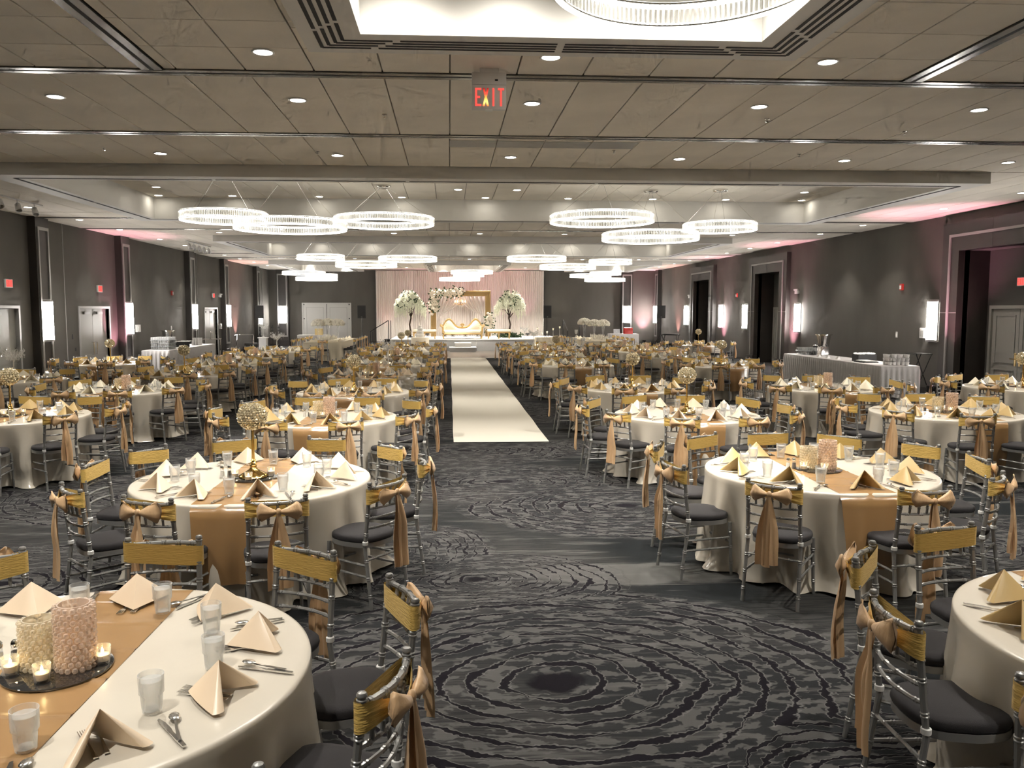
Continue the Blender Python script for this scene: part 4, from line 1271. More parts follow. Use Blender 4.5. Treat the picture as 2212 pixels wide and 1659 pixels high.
if rest:
    root = thing('ballroom_chairs_far', 'distant silver chairs with gold sashes near the stage', 'chairs'); root['kind'] = 'stuff'
    sets = {}
    for nm, mes, m in (('chair_frames', [ladder, under, CM['seat'], CM['leg_l'], CM['leg_r'], CM['post_l'], CM['post_r']], 'chair_silver'), ('chair_cushions', [CM['cushion']], 'cushion_plum'),
                       ('chair_bands', [SASH[0]['band']], 'sash_gold'), ('chair_bows', [SASH[0][k] for k in ('knot', 'loop-1', 'loop1', 'tail-1', 'tail1')], 'sash_copper')):
        src = join_meshes('src', mes, m)
        V = np.array([v.co for v in src.vertices]); F = [tuple(p.vertices) for p in src.polygons]
        b = MB()
        for (d, px, py, hd, lb) in rest:
            c_, s_ = math.cos(hd), math.sin(hd)
            W = np.c_[V[:,0]*c_-V[:,1]*s_+px, V[:,0]*s_+V[:,1]*c_+py, V[:,2]]
            o = len(b.v); b.v += [tuple(p) for p in W]; b.f += [tuple(k+o for k in f) for f in F]
        b.build(nm, m, root, kind='stuff')
NAPS.sort(key=lambda s: s[0]); GLASSES.sort(key=lambda s: s[0])
def rest_field(name, label, cat, items, me):
    root = None
    if not items: return
    groups = {}
    for (loc, rz, mesh_) in items: groups.setdefault(mesh_.name, []).append((loc, rz, mesh_))
    root = thing(name, label, cat); root['kind'] = 'stuff'
    for g in groups.values():
        src = g[0][2]; V = np.array([v.co for v in src.vertices]); F = [tuple(p.vertices) for p in src.polygons]
        b = MB()
        for (loc, rz, _) in g:
            c_, s_ = math.cos(rz), math.sin(rz); W = np.c_[V[:,0]*c_-V[:,1]*s_+loc[0], V[:,0]*s_+V[:,1]*c_+loc[1], V[:,2]+loc[2]]
            o = len(b.v); b.v += [tuple(p) for p in W]; b.f += [tuple(k+o for k in f) for f in F]
        b.build(me, src.materials[0], root, 'all', kind='stuff')
for (d, loc, rz, nk, lb) in NAPS[:290]:
    o = D.objects.new('folded_napkin', NAP[nk][jit.randrange(2)]); COL.objects.link(o); o.location = loc; o.rotation_euler = (0, 0, rz)
    tag(o, lb, 'napkin', 'folded satin napkins')
rest_field('far_napkins', 'distant folded napkins on the tables near the stage', 'napkins', [(l, z, NAP[nk][0]) for (d, l, z, nk, lb) in NAPS[290:]], 'napkin_field')
for (d, loc, rz, lb) in GLASSES[:290]:
    (GL if d < 12 else GL_FAR).stamp('water_glass', lb, 'glass', 'ice water glasses', loc, rz)
rest_field('far_glasses', 'distant water glasses on the tables near the stage', 'glasses', [(l, z, GL_FAR.parts[0][1]) for (d, l, z, lb) in GLASSES[290:]], 'glass_field')
for (nm, me, loc, rz, lb, ct) in CUT:
    o = D.objects.new(nm, me); COL.objects.link(o); o.location = loc; o.rotation_euler = (0, 0, rz)
    tag(o, lb, ct, 'steel cutlery')
# centrepieces
for ti, (c, x, y, an, cp, nk) in enumerate(TABLES):
    if not in_view((x, y, .9), 250): continue
    tag_ = '%s %s' % (ROW[ti], SHORT[c]); d = math.hypot(x, y); z = TZ+.0045
    if cp in ('jewel', 'globe'):
        o = D.objects.new('mirror_plate', MIRROR); COL.objects.link(o); o.location = (x, y, z)
        tag(o, 'round dark mirror plate under the candles, %s' % tag_, 'mirror', 'mirror plates'); z += .008
    if cp == 'jewel':
        a0 = jit.uniform(-.25, .25) if ti else .25
        VASE_T.stamp('crystal_vase', 'tall blush crystal candle vase, %s' % tag_, 'vase', 'crystal candle vases', (x+.07*math.cos(a0), y+.07*math.sin(a0)-.02, z), a0)
        VASE_S.stamp('crystal_vase', 'short champagne crystal candle vase, %s' % tag_, 'vase', 'crystal candle vases', (x-.072*math.cos(a0), y-.072*math.sin(a0)+.03, z), a0)
        tl = [(-.145, -.05), (.15, .03), (.0, -.12)]
    elif cp == 'globe':
        (GLOBE if d < 12 else GLOBE_FAR).stamp('globe_candle_holder', 'gold candle stand with a crystal globe, %s' % tag_, 'candle holder', 'crystal globe candle stands', (x, y, z), jit.uniform(0, 3))
        tl = [(-.14, -.02), (.125, .06), (-.005, -.148)]
    else:
        (CANDEL if cp == 'candelabra' else CTREE).stamp('crystal_candelabra', ('crystal candelabra with curved arms, %s' if cp == 'candelabra' else 'crystal branch tree with hanging drops, %s') % tag_, 'candelabra', 'crystal centrepieces', (x, y, z), jit.uniform(0, 3))
        tl = [(-.17, -.02), (.15, .07), (.05, -.16)]
    for k, (dx, dy) in enumerate(tl):
        TL.stamp('tea_light', 'lit tea light in a glass cup, %s, %s' % (('left one', 'right one', 'front one')[k], tag_), 'candle', 'tea lights', (x+dx, y+dy, z))
    if d < 24:
        sx = x-.26+jit.uniform(-.03, .03); sy = y+.06+jit.uniform(-.05, .05)
        SH['salt'].stamp('salt_shaker', 'glass salt shaker, %s' % tag_, 'shaker', 'salt and pepper shakers', (sx, sy, TZ+.001))
        SH['pepper'].stamp('pepper_shaker', 'glass pepper shaker, %s' % tag_, 'shaker', 'salt and pepper shakers', (sx+.055, sy+.01, TZ+.001))
# white aisle runner
def aisle(u, v):
    x = .06+1.52*u; y = 12.95+22.9*v
    ed = .004*math.sin(y*2.1)*(abs(u-.5)*2)**6
    return (x+ed, y, .006+.0015*math.sin(y*3+u*5))
m = MB().grid(aisle, 10, 60)
ar = m.build('aisle_runner', 'runner_white', smooth='all')
tag(ar, 'long white aisle runner leading to the stage', 'aisle runner')
# ------------------------------------------------------------------ the stage end of the hall
STZ = .6
st = thing('stage_platform', 'low white stage platform with grey skirt panels', 'stage')
MB().box(-3.0, 5.8, 42.0, 47.6, STZ-.05, STZ).build('deck', 'stage_white', st, False)
x = -3.0
for k in range(6):
    MB().box(x+.005, x+1.4667-.005, 42.02, 42.06, 0, STZ-.05).build('skirt_panel', 'stage_panel', st, False); x += 1.4667
for sx in (-2.99, 5.75): MB().box(sx, sx+.04, 42.1, 47.6, 0, STZ-.05).build('skirt_panel', 'stage_panel', st, False)
sp = thing('stage_steps', 'white two-tier steps at the stage front', 'steps')
MB().box(.03, 1.33, 40.9, 41.98, 0, .20).build('lower_riser', 'stage_panel', sp, False)
MB().bbox(.0, 1.36, 40.87, 41.98, .20, .235, .01).build('lower_tread', 'stage_white', sp, False)
MB().box(.3, 1.08, 41.4, 41.98, .235, .41).build('upper_riser', 'stage_white', sp, False)
MB().bbox(.27, 1.11, 41.37, 41.98, .41, .445, .01).build('upper_tread', 'stage_white', sp, False)

def pleated(x0, x1, z0, z1, y, amp, pitch, seed, nz=4, flare=0):
    r = random.Random(seed); n = int((x1-x0)/pitch*8); n = max(n, 16)
    ph = [r.uniform(0, 6) for _ in range(3)]
    def fn(u, v):
        x = x0+(x1-x0)*u; z = z0+(z1-z0)*v
        w = math.sin(2*PI*x/pitch+ph[0]+1.2*math.sin(x*1.7+ph[1]))
        w = math.copysign(abs(w)**.7, w)
        return (x, y+amp*w*(1+.25*math.sin(x*3.1+ph[2]))*(1.1-.25*v)-flare*(1-v)**6, z)
    return MB().grid(fn, n, nz)
cu = thing('backdrop_curtain', 'tall white pleated curtain behind the stage', 'curtain')
nP = 9; w = (5.5+4.2)/nP
for k in range(nP):
    pleated(-4.2+k*w, -4.2+(k+1)*w+.01, .005, 4.33, 48.05, .045, .115, k).build('curtain_panel', 'curtain_white', cu, 'all')
MB().tube([(-4.25, 48.05, 4.34), (5.55, 48.05, 4.34)], .022, 8).build('curtain_pole', 'chrome', cu)
for sx in (-4.22, .65, 5.52): MB().tube([(sx, 48.15, 0), (sx, 48.15, 4.34)], .02, 8).build('upright', 'chrome', cu)

# gold picture-frame arch
fr = thing('arch_frame', 'tall gold picture frame arch behind the settee', 'frame')
fx0, fx1, fz, fy, ft = -1.02, 2.33, 3.16, 46.3, .30
for (nm, a, b, c, d) in (('left_rail', fx0, fx0+ft, STZ, fz), ('right_rail', fx1-ft, fx1, STZ, fz), ('top_rail', fx0+ft, fx1-ft, fz-ft, fz)):
    MB().bbox(a, b, fy, fy+.14, c, d, .015).build(nm, 'gold_frame', fr, False)
for o, t_, p in ((.04, .05, .03), (.14, .04, .02), (.235, .05, .03)):
    MB().box(fx0+o, fx0+o+t_, fy-p, fy, STZ, fz-o).build('frame_bead', 'gold_frame', fr, False)
    MB().box(fx1-o-t_, fx1-o, fy-p, fy, STZ, fz-o).build('frame_bead', 'gold_frame', fr, False)
    MB().box(fx0+o, fx1-o, fy-p, fy, fz-o-t_, fz-o).build('frame_bead', 'gold_frame', fr, False)
# swagged sheer drapes inside the frame
def swag(s):
    cx = (fx0+fx1)/2; ix = cx-s*(1.36); tx = cx-s*1.35
    def fn(u, v):
        top = ix+s*(.02+1.48*u); zt = fz-ft-.02
        tie = ix+s*(.03+.17*u); zm = 1.45
        pl = .03*math.sin(u*40)
        if v < .72:
            t = v/.72; e = t**1.35
            return (top+(tie-top)*e, fy+.20+pl*(1-t*.5), zt+(zm+.30*u-zt)*t-.10*math.sin(PI*t)*u)
        t = (v-.72)/.28
        return (tie+s*.16*u*t, fy+.20+pl*.5, zm+.30*u*(1-t)+(STZ+.02-zm)*t)
    return MB().grid(fn, 60, 18)
for s, nm in ((1, 'left'), (-1, 'right')):
    o = swag(s).build('swag_drape', 'sheer', smooth='all'); tag(o, 'sheer white drape swagged to the %s inside the gold frame' % nm, 'drape', 'sheer swags')
# flowers on the frame
def blooms(pts, r0, r1, seed):
    r = random.Random(seed); m = MB()
    for p in pts:
        q = r.uniform(r0, r1); m.sphere(p, q, 7, 5, (1, .8, r.uniform(.8, 1.05)))
        for k in range(5):
            a = 2*PI*k/5+r.uniform(0, 1); m.sphere((p[0]+math.cos(a)*q*.75, p[1]-q*.3, p[2]+math.sin(a)*q*.75), q*.55, 5, 4, (1, .5, 1))
    return m
def leaves(pts, l, seed):
    r = random.Random(seed); m = MB()
    for p in pts:
        d = Vector((r.uniform(-1,1), r.uniform(-1,.3), r.uniform(-1,1))).normalized(); s_ = d.cross(Vector((0,1,.3))).normalized()*l*.28
        p = Vector(p); L_ = l*r.uniform(.7, 1.3)
        m.add([p, p+d*L_*.5+s_, p+d*L_, p+d*L_*.5-s_], [(0,1,2,3)])
    return m
def spray(name, label, line, n, wid, seed, r0=.055, r1=.085):
    r = random.Random(seed)
    t = thing(name, label, 'flowers', line[0])
    o = Vector(line[0])
    pts = []
    for i in range(n):
        f = r.random()*(len(line)-1); k = int(f); p = Vector(line[k]).lerp(Vector(line[min(k+1, len(line)-1)]), f-k)
        pts.append(tuple(p-o+Vector((r.gauss(0, wid), r.uniform(-.12, .02), r.gauss(0, wid)))))
    blooms(pts, r0, r1, seed).build('roses', 'rose', t, kind='stuff')
    lp = [tuple(Vector(p)+Vector((r.gauss(0, wid*.8), .03, r.gauss(0, wid*.8)))) for p in pts for _ in range(3)]
    leaves(lp, .15, seed).build('leaves', 'leaf_green', t, False, kind='stuff')
    return t
spray('flower_garland', 'ivory rose garland over the upper left corner of the gold frame', [(-.87, 46.22, 2.05), (-.87, 46.22, 3.0), (.7, 46.22, 3.08)], 170, .10, 1)
spray('flower_garland', 'ivory rose garland at the lower right side of the gold frame', [(2.24, 46.15, 1.0), (2.24, 46.15, 1.75)], 70, .09, 2)
# small warm chandelier hung in the frame
ch = thing('candle_chandelier', 'small warm candle chandelier hanging inside the gold frame', 'chandelier', (.62, 46.2, 2.42))
MB().tube([(0,0,.45),(0,0,-.05)], .012, 6).build('stem', 'gold_metal', ch)
for k in range(6):
    a = 2*PI*k/6; c, s_ = math.cos(a), math.sin(a)
    am = MB().tube([(0,0,0),(c*.14,s_*.14,-.06),(c*.27,s_*.27,.02),(c*.28,s_*.28,.09)], .009, 6).build('arm', 'gold_metal', ch)
    MB().lathe([(0,.09),(.016,.09),(.022,.13),(.012,.18),(0,.20)], 8, (c*.28, s_*.28, 0), close=False).build('bulb', 'bulb_warm', am)
d = MB()
for k in range(30):
    a = k*2.4; d.octa((.2*math.cos(a)*(1-k/50), .2*math.sin(a)*(1-k/50), -.05-.006*k), .014, .03)
d.build('drops', 'crystal', ch, False, kind='stuff')

# carved settee
se = thing('settee', 'cream tufted settee with carved gold frame', 'sofa', (.69, 42.9, STZ))
def hump(x):
    a = abs(x)/1.06
    return .62+.44*math.exp(-((a-.66)/.27)**2)-.10*max(0, a-.85)/.15
xs = [-1.02+2.04*i/48 for i in range(49)]
poly = [(x, hump(x)-.06) for x in xs]
m = MB()
def backf(u, v):
    x = -.99+1.98*u; z = .40+(hump(x)-.10-.40)*v
    return (x, .26+.10*v-.05*math.sin(PI*v)*(1-(2*u-1)**8), z)
def backb(u, v):
    x = .99-1.98*u; z = .40+(hump(x)-.10-.40)*v
    return (x, .38+.10*v, z)
m.grid(backf, 40, 10); m.grid(backb, 40, 10)
bk = m.build('backrest', 'leather_ivory', se, 'all')
MB().tube([(x, .40, hump(x)-.05) for x in xs], .048, 8).build('crest_rail', 'carved_gold', se)
MB().bbox(-.97, .97, -.36, .34, .30, .46, .05).build('seat_cushion', 'leather_ivory', se)
MB().bbox(-1.02, 1.02, -.38, .42, .22, .30, .02).build('seat_rail', 'carved_gold', se)
for s in (-1, 1):
    MB().tube([(s*1.02, .40, hump(1.02)-.05), (s*1.12, .2, .70), (s*1.10, -.1, .66), (s*1.02, -.36, .60), (s*1.0, -.38, .28)], [.05,.06,.06,.05,.045], 8).build('arm', 'carved_gold', se)
    MB().grid(lambda u, v: (s*(.96+.04*v), -.32+.64*u, .42+.26*v), 8, 4).build('arm_pad', 'leather_ivory', se, 'all')
    for yy in (-.34, .36): MB().tube([(s*.96, yy, .24), (s*1.0, yy*1.04, .14), (s*.97, yy, .0)], [.05,.04,.03], 8).build('leg', 'carved_gold', se)
m = MB()
for k in range(5):
    a = -.9+.45*k; m.sphere((.10*math.sin(a), .32, .66+.09*math.cos(a)), .045, 6, 4)
m.sphere((0, .31, .66), .055, 8, 6); m.build('crest_carving', 'carved_gold', se, kind='stuff')
b = MB()
for s in (-1, 1):
    for i in range(4):
        for j in range(3): b.sphere((s*(.5+.11*i+.05*(j % 2)), .27+.02*j, .58+.10*j), .016, 6, 4)
b.build('tufting_buttons', 'carved_gold', bk, kind='stuff')
def bench(x, label):
    t = thing('upholstered_bench', label, 'bench', (x, 42.9, STZ), 0, 'gold benches beside the settee')
    MB().bbox(-.62, .62, -.24, .24, .36, .48, .05).build('cushion', 'leather_ivory', t)
    MB().bbox(-.60, .60, -.22, .22, .29, .36, .015).build('apron', 'carved_gold', t)
    for lx in (-.54, 0, .54):
        for ly in (-.18, .18): MB().tube([(lx, ly, .30), (lx*1.04, ly*1.1, .20), (lx*.98, ly, .09), (lx*1.02, ly*1.08, 0)], [.045,.035,.022,.028], 8).build('leg', 'carved_gold', t)
bench(-1.28, 'cream bench with gold legs left of the settee'); bench(2.58, 'cream bench with gold legs right of the settee')

# wisteria trees
def wisteria(x, y, seed, flip, label):
    r = random.Random(seed); t = thing('wisteria_tree', label, 'tree', (x, y, STZ), 0, 'white wisteria trees on stage')
    f = flip
    MB().tube([(0,0,0),(.02*f,0,.35),(-.03*f,0,.7),(.05*f,0,1.05),(.03*f,0,1.3)], [.06,.05,.045,.04,.035], 8).build('trunk', 'bark', t)
    ends = []
    for k in range(9):
        a = 2*PI*k/9+r.uniform(-.3,.3); ln = r.uniform(.35, .8); h = r.uniform(1.75, 2.4)-ln*.35
        pts = [(.03*f,0,1.05+.03*k), (math.cos(a)*ln*.4, math.sin(a)*ln*.3, (h+1.2)/2+.1), (math.cos(a)*ln, math.sin(a)*ln*.7, h)]
        MB().tube(pts, [.03,.02,.01], 6).build('branch', 'bark', t); ends.append(pts)
    m = MB(); lv = []
    for k in range(430):
        a = r.uniform(0, 2*PI); q = math.sqrt(r.random()); ex, ey = math.cos(a)*q*.86, math.sin(a)*q*.6
        top = 2.48-.75*q*q+r.uniform(-.12, .05)+.12*math.sin(3*a+seed)
        L_ = r.uniform(.22, .62)*(.6+.6*q)
        n = int(L_/.035)
        for i in range(n):
            g = i/n; w = .034*(1-.6*g)
            px, py, pz = ex+r.uniform(-w, w), ey+r.uniform(-w, w), top-L_*g
            m.octa((px, py, pz), .027*(1-.4*g), .030)
        if r.random() < .13: lv += [(ex, ey-.05, top+.02)]*3
    m.build('blossoms', 'blossom', t, False, kind='stuff')
    leaves(lv, .11, seed).build('leaves', 'leaf_green', t, False, kind='stuff')
    MB().lathe([(0,0),(.16,0),(.15,.05),(0,.06)], 14, close=False).build('base_plate', 'black_metal', t)
wisteria(-2.12, 45.2, 5, 1, 'white wisteria tree at the left of the stage'); wisteria(3.32, 45.2, 8, -1, 'white wisteria tree at the right of the stage')
sh = thing('green_plant', 'low dark green foliage at the foot of the right wisteria', 'plant', (3.2, 44.6, STZ))
r_ = random.Random(4)
leaves([(r_.gauss(0,.3), r_.gauss(0,.1), abs(r_.gauss(.08,.07))) for _ in range(240)], .16, 9).build('leaves', 'leaf_green', sh, False, kind='stuff')
# low par lights along the curtain
PAR = Proto()
PAR.part('housing', MB().lathe([(0,.07),(.11,.07),(.125,.10),(.125,.15),(.10,.16),(.09,.15)], 14, close=False).mesh('housing', 'black_plastic'))
PAR.part('lens', MB().lathe([(0,.151),(.095,.151)], 14, close=False).mesh('lens', 'uplight_lens'))
PAR.part('foot', MB().box(-.10,.10,-.06,.06,0,.02).box(-.02,.02,-.02,.02,.02,.07).mesh('foot', 'black_plastic', False))
PXS = [-3.6, -2.3, -1.25, -.25, .2, .92, 1.6, 2.25, 2.95, 3.75, 4.5]
for n, px in enumerate(PXS):
    yy = 46.9 if n in (3, 4, 5, 6, 7) else 47.3
    z = STZ if px > -2.9 else 0
    PAR.stamp('stage_light', 'low black stage light, %s from the left along the curtain' % ORD[n], 'light', 'low stage lights', (px, yy, z))
    l = lamp('stage_lamp', 'SPOT', (px, yy, z+.17), POW_UP*.16, PINK if n % 3 else ROSE, spot=R(58), blend=.8, size=.06)
    l.rotation_euler = Vector((0, .18, 1)).to_track_quat('-Z', 'Y').to_euler()
# stair rails
def rail(name_label, pts_lo, pts_hi, lo_z, hi_z):
    t = thing('stair_rail', name_label, 'railing')
    a, b = Vector(pts_lo), Vector(pts_hi)
    for p, z, base in ((a, lo_z, 0), (b, hi_z, 0)):
        for k in (0, .12):
            q = p+(b-a).normalized()*k; MB().tube([(q.x, q.y, base), (q.x, q.y, z)], .02, 6).build('post', 'black_metal', t)
    MB().tube([(a.x, a.y, lo_z), (b.x, b.y, hi_z)], .024, 6).build('handrail', 'black_metal', t)
    MB().tube([(a.x, a.y, .45), (b.x, b.y, .45+(hi_z-lo_z)*.0)], .016, 6).build('mid_rail', 'black_metal', t)
rail('black stair handrail at the left end of the stage', (-4.05, 42.8, 0), (-3.12, 42.8, 0), .98, 1.55)
rail('nearer black stair handrail right of the stage', (6.2, 42.9, 0), (6.15, 44.3, 0), 1.0, 1.55)
rail('farther black stair handrail right of the stage', (7.1, 42.9, 0), (7.05, 44.3, 0), 1.0, 1.55)
for (x0, x1, y0, y1, lb, ax) in ((-4.0, -3.04, 42.9, 43.8, 'black portable steps at the left end of the stage', 'x'), (6.25, 7.0, 42.9, 44.3, 'black portable steps right of the stage', 'y')):
    t = thing('portable_steps', lb, 'steps')
    for k in range(3):
        if ax == 'x': MB().box(x0+k*.32, x1, y0, y1, .2*k-.0 if k else 0, .2*(k+1)-.02).build('tread', 'black_metal', t, False)
        else: MB().box(x0, x1, y0+k*.45, y1, .2*k, .2*(k+1)-.02).build('tread', 'black_metal', t, False)

# loudspeakers on tripod stands
def speaker(x, y, rz, label, sl):
    t = thing('loudspeaker', label, 'speaker', (x, y, 1.66), rz, 'black loudspeakers')
    MB().prism([(-.21,-.16),(.21,-.16),(.15,.16),(-.15,.16)], 0, .66).build('cabinet', 'black_plastic', t, False)
    MB().box(-.18, .18, -.172, -.16, .05, .61).build('grille', 'black_metal', t, False)
    MB().box(-.03, .03, -.176, -.172, .06, .075).build('badge', 'frame_paint', t, False)
    s_ = thing('speaker_stand', sl, 'stand', (x, y, 0), rz, 'tripod speaker stands')
    MB().tube([(0,0,.15),(0,0,1.66)], .02, 8).build('pole', 'black_metal', s_)
    MB().lathe([(.035,.80),(.035,.88),(.02,.9)], 8).build('collar', 'black_metal', s_)
    for k in range(3):
        a = 2*PI*k/3+.5; MB().tube([(.03*math.cos(a), .03*math.sin(a), .82), (.52*math.cos(a), .52*math.sin(a), .015)], .014, 6).build('leg', 'black_metal', s_)
        MB().tube([(.0, .0, .28), (.30*math.cos(a), .30*math.sin(a), .36)], .009, 5).build('brace', 'black_metal', s_)
speaker(-9.7, 43.0, .2, 'black loudspeaker by the left wall', 'tripod stand under the speaker by the left wall')
speaker(-4.52, 43.3, .0, 'black loudspeaker left of the white curtain', 'tripod stand left of the white curtain')
speaker(5.15, 43.3, 0, 'black loudspeaker right of the white curtain', 'tripod stand right of the white curtain')
speaker(11.0, 42.4, -.2, 'black loudspeaker by the right wall', 'tripod stand under the speaker by the right wall')
for n, (x, y) in enumerate(((-9.95, 44.2), (-9.35, 44.4), (-8.95, 44.0))):
    t = thing('microphone_stand', 'black stand with clips, %s from the left in the far left corner' % ORD[n], 'stand', (x, y, 0), n, 'black stands in the corner')
    MB().tube([(0,0,.1),(0,0,1.28)], .016, 6).build('pole', 'black_metal', t)
    for k in range(3):
        a = 2*PI*k/3; MB().tube([(0,0,.3),(.32*math.cos(a),.32*math.sin(a),.01)], .012, 5).build('leg', 'black_metal', t)
    for k in range(5): MB().box(-.05, .03, -.03, .03, .5+k*.16, .55+k*.16).build('clip', 'black_plastic', t, False)
t = thing('amplifier_case', 'black equipment case on the floor in the far left corner', 'case', (-10.0, 42.4, 0))
MB().bbox(-.3,.3,-.25,.25,0,.42,.02).build('case_body', 'black_plastic', t, False); MB().box(-.31,.31,-.26,.26,.36,.38).build('lid_rail', 'steel', t, False)

# ------------------------------------------------------------------ long tables by the stage
def drape_box(x0, x1, y0, y1, zt, zb, seed, m='cloth_cream', amp=.03, corner=True):
    'a rectangular cloth: flat top and gently folded sides'
    r = random.Random(seed); per = []
    n = 26
    rad = .05
    for (a, b) in (((x0,y0),(x1,y0)), ((x1,y0),(x1,y1)), ((x1,y1),(x0,y1)), ((x0,y1),(x0,y0))):
        L_ = math.hypot(b[0]-a[0], b[1]-a[1]); k = max(8, int(L_/.05))
        for i in range(k): per.append((a[0]+(b[0]-a[0])*i/k, a[1]+(b[1]-a[1])*i/k, (b[1]-a[1])/L_, -(b[0]-a[0])/L_))
    N_ = len(per); vs = []; fs = []
    nz = 8
    for j in range(nz+1):
        t = j/nz
        for i, (x, y, nx, ny) in enumerate(per):
            s_ = i*.05; w = amp*t*(.35+math.sin(s_*2*PI/.33+1.3*math.sin(s_*1.9+seed)))
            vs.append((x+nx*w, y+ny*w, zt+(zb-zt)*t+(.012*math.sin(s_*5) if j == nz else 0)))
    for j in range(nz):
        for i in range(N_): fs.append((j*N_+i, (j+1)*N_+i, (j+1)*N_+(i+1) % N_, j*N_+(i+1) % N_))
    fs.append(tuple(range(N_)))
    return MB().add(vs, fs)
def long_table(x0, x1, y0, y1, tl, cl):
    t = thing('long_table', tl, 'table', ((x0+x1)/2, (y0+y1)/2, 0))
    hx, hy = (x1-x0)/2, (y1-y0)/2
    MB().box(-hx+.02, hx-.02, -hy+.02, hy-.02, .72, .75).build('table_top', 'ceiling_grid', t, False)
    for a in (-1, 1):
        for b in (-1, 1): MB().tube([(a*(hx-.1), b*(hy-.15), 0), (a*(hx-.1), b*(hy-.15), .72)], .02, 6).build('leg', 'black_metal', t)
    o = drape_box(x0, x1, y0, y1, .765, .02, 3).build('tablecloth', 'cloth_cream', smooth=True); tag(o, cl, 'tablecloth')
    return t
def flower_dome(x, y, z, label, seed, n=3):
    r = random.Random(seed); t = thing('flower_arrangement', label, 'flowers', (x, y, z))
    for k in range(n):
        cx, cy = (k-(n-1)/2)*.42, r.uniform(-.1, .1); zz = .62+r.uniform(0, .10)
        v = MB().lathe([(.10,0),(.045,.04),(.035,.3),(.07,zz)], 12, (cx, cy, 0), close=False).build('glass_vase', 'candle_glass', t)
        m = MB()
        for i in range(95):
            a = r.uniform(0, 2*PI); b = math.acos(r.uniform(-.15, 1)); R_ = .27
            m.sphere((cx+R_*math.sin(b)*math.cos(a), cy+R_*math.sin(b)*math.sin(a), zz+.02+R_*.72*math.cos(b)), .055, 6, 4)
        m.build('flower_heads', 'white_flower', t, kind='stuff')
def pampas(x, y, z, label, seed, ln=1.4):
    r = random.Random(seed); t = thing('flower_runner', label, 'flowers', (x, y, z)); m = MB()
    for i in range(150):
        p = Vector((r.uniform(-.18,.18), r.uniform(-ln/2, ln/2), .02)); d = Vector((r.uniform(-.6,.6), r.uniform(-.6,.6), r.uniform(.4,1.2))).normalized(); q = p+d*r.uniform(.1,.3)
        s_ = d.cross(Vector((0,1,0.2))).normalized()*.022; m.add([p, p.lerp(q,.6)+s_, q, p.lerp(q,.6)-s_], [(0,1,2,3)])
    m.build('petals', 'white_flower', t, False, kind='stuff')
LT = [(-5.95, -4.4, 34.0, 39.5, 'left'), (5.85, 7.4, 34.6, 39.8, 'right')]
HC = []
for (x0, x1, y0, y1, sd) in LT:
    long_table(x0, x1, y0, y1, 'long family table %s of the stage' % sd, 'cream cloth over the long family table %s of the stage' % sd)
    xc = (x0+x1)/2
    flower_dome(xc-.1, y0+2.4, .77, 'tall white flower domes on the long table %s of the stage' % sd, 3 if sd == 'left' else 6)
    pampas(xc, y0+1.6, .77, 'low cream feathery flowers on the long table %s of the stage' % sd, 7 if sd == 'left' else 9, 2.6)
    for k in range(5):
        yy = y0+.55+k*(y1-y0-1.1)/4
        for s in (-1, 1):
            o = D.objects.new('folded_napkin', NAP['ivory'][k % 2]); COL.objects.link(o); o.location = (xc+s*.52, yy, .772); o.rotation_euler = (0, 0, s*PI/2)
            tag(o, 'ivory napkin, %s from the camera, %s edge of the long table %s of stage' % (ORD[k], 'right' if s > 0 else 'left', sd), 'napkin', 'napkins on the long tables')
            HC.append((xc+s*(.775+.22), yy, s*PI/2, 'silver chair, gold sash, %s from camera, %s side of long table %s of stage' % (ORD[k], 'right' if s > 0 else 'left', sd)))
    HC.append((xc+.1, y0-.30, 0, 'silver chair, gold sash, camera end of long table %s of stage' % sd))
for (x, y, rz, lb) in HC[:HEAD_CHAIRS]:
    CHAIRS_MID[jit.randrange(4)].stamp('ballroom_chair', lb, 'chair', 'silver ballroom chairs with gold sashes', (x, y, 0), rz)
# sweetheart table with candle glasses
o = drape_box(4.2, 5.6, 39.6, 40.4, .765, .02, 5).build('tablecloth', 'cloth_cream', smooth=True); tag(o, 'cream cloth over the small table right of the steps', 'tablecloth')
t = thing('small_table', 'small cloth covered table right of the stage steps', 'table', (4.9, 40.0, 0))
MB().box(-.68,.68,-.38,.38,.72,.75).build('table_top', 'ceiling_grid', t, False)
for a in (-1,1): MB().tube([(a*.5,0,0),(a*.5,0,.72)], .03, 6).build('leg', 'black_metal', t)
for n, (x, h) in enumerate(((4.30, .42), (4.52, .18), (4.76, .22), (5.06, .38), (5.38, .46))):
    t = thing('candle_stand', 'slim glass candle stand, %s from the left on the small table' % ORD[n], 'candle holder', (x, 40.0, .767), 0, 'glass candle stands')
    MB().lathe([(.05,0),(.012,.02),(.008,h-.05),(.03,h-.03),(.045,h+.04),(.04,h+.07),(.036,h+.07),(.0,h-.02)], 12, close=False).build('stand_glass', 'crystal', t)
    MB().lathe([(0,h),(.006,h+.01),(0,h+.04)], 6, close=False).build('flame', 'flame', t)
# cake table
o = MB().lathe([(0,.76),(.42,.76),(.43,.74),(.46,.02)], 32, flute=lambda r__, z, a: r__*(1+(.04*math.sin(14*a) if z < .5 else 0)), close=False).build('tablecloth', 'cloth_cream'); o.location = (-1.42, 40.4, 0); tag(o, 'cream cloth over the round cake table', 'tablecloth')
t = thing('wedding_cake', 'white four-tier cake left of the stage steps', 'cake', (-1.42, 40.4, .762)); z = 0
for k, (r0, h) in enumerate(((.22,.16),(.175,.15),(.13,.14),(.085,.13))):
    MB().lathe([(0,z),(r0,z),(r0,z+h-.012),(r0-.012,z+h),(0,z+h)], 24, close=False).build('cake_tier', 'icing', t); z += h
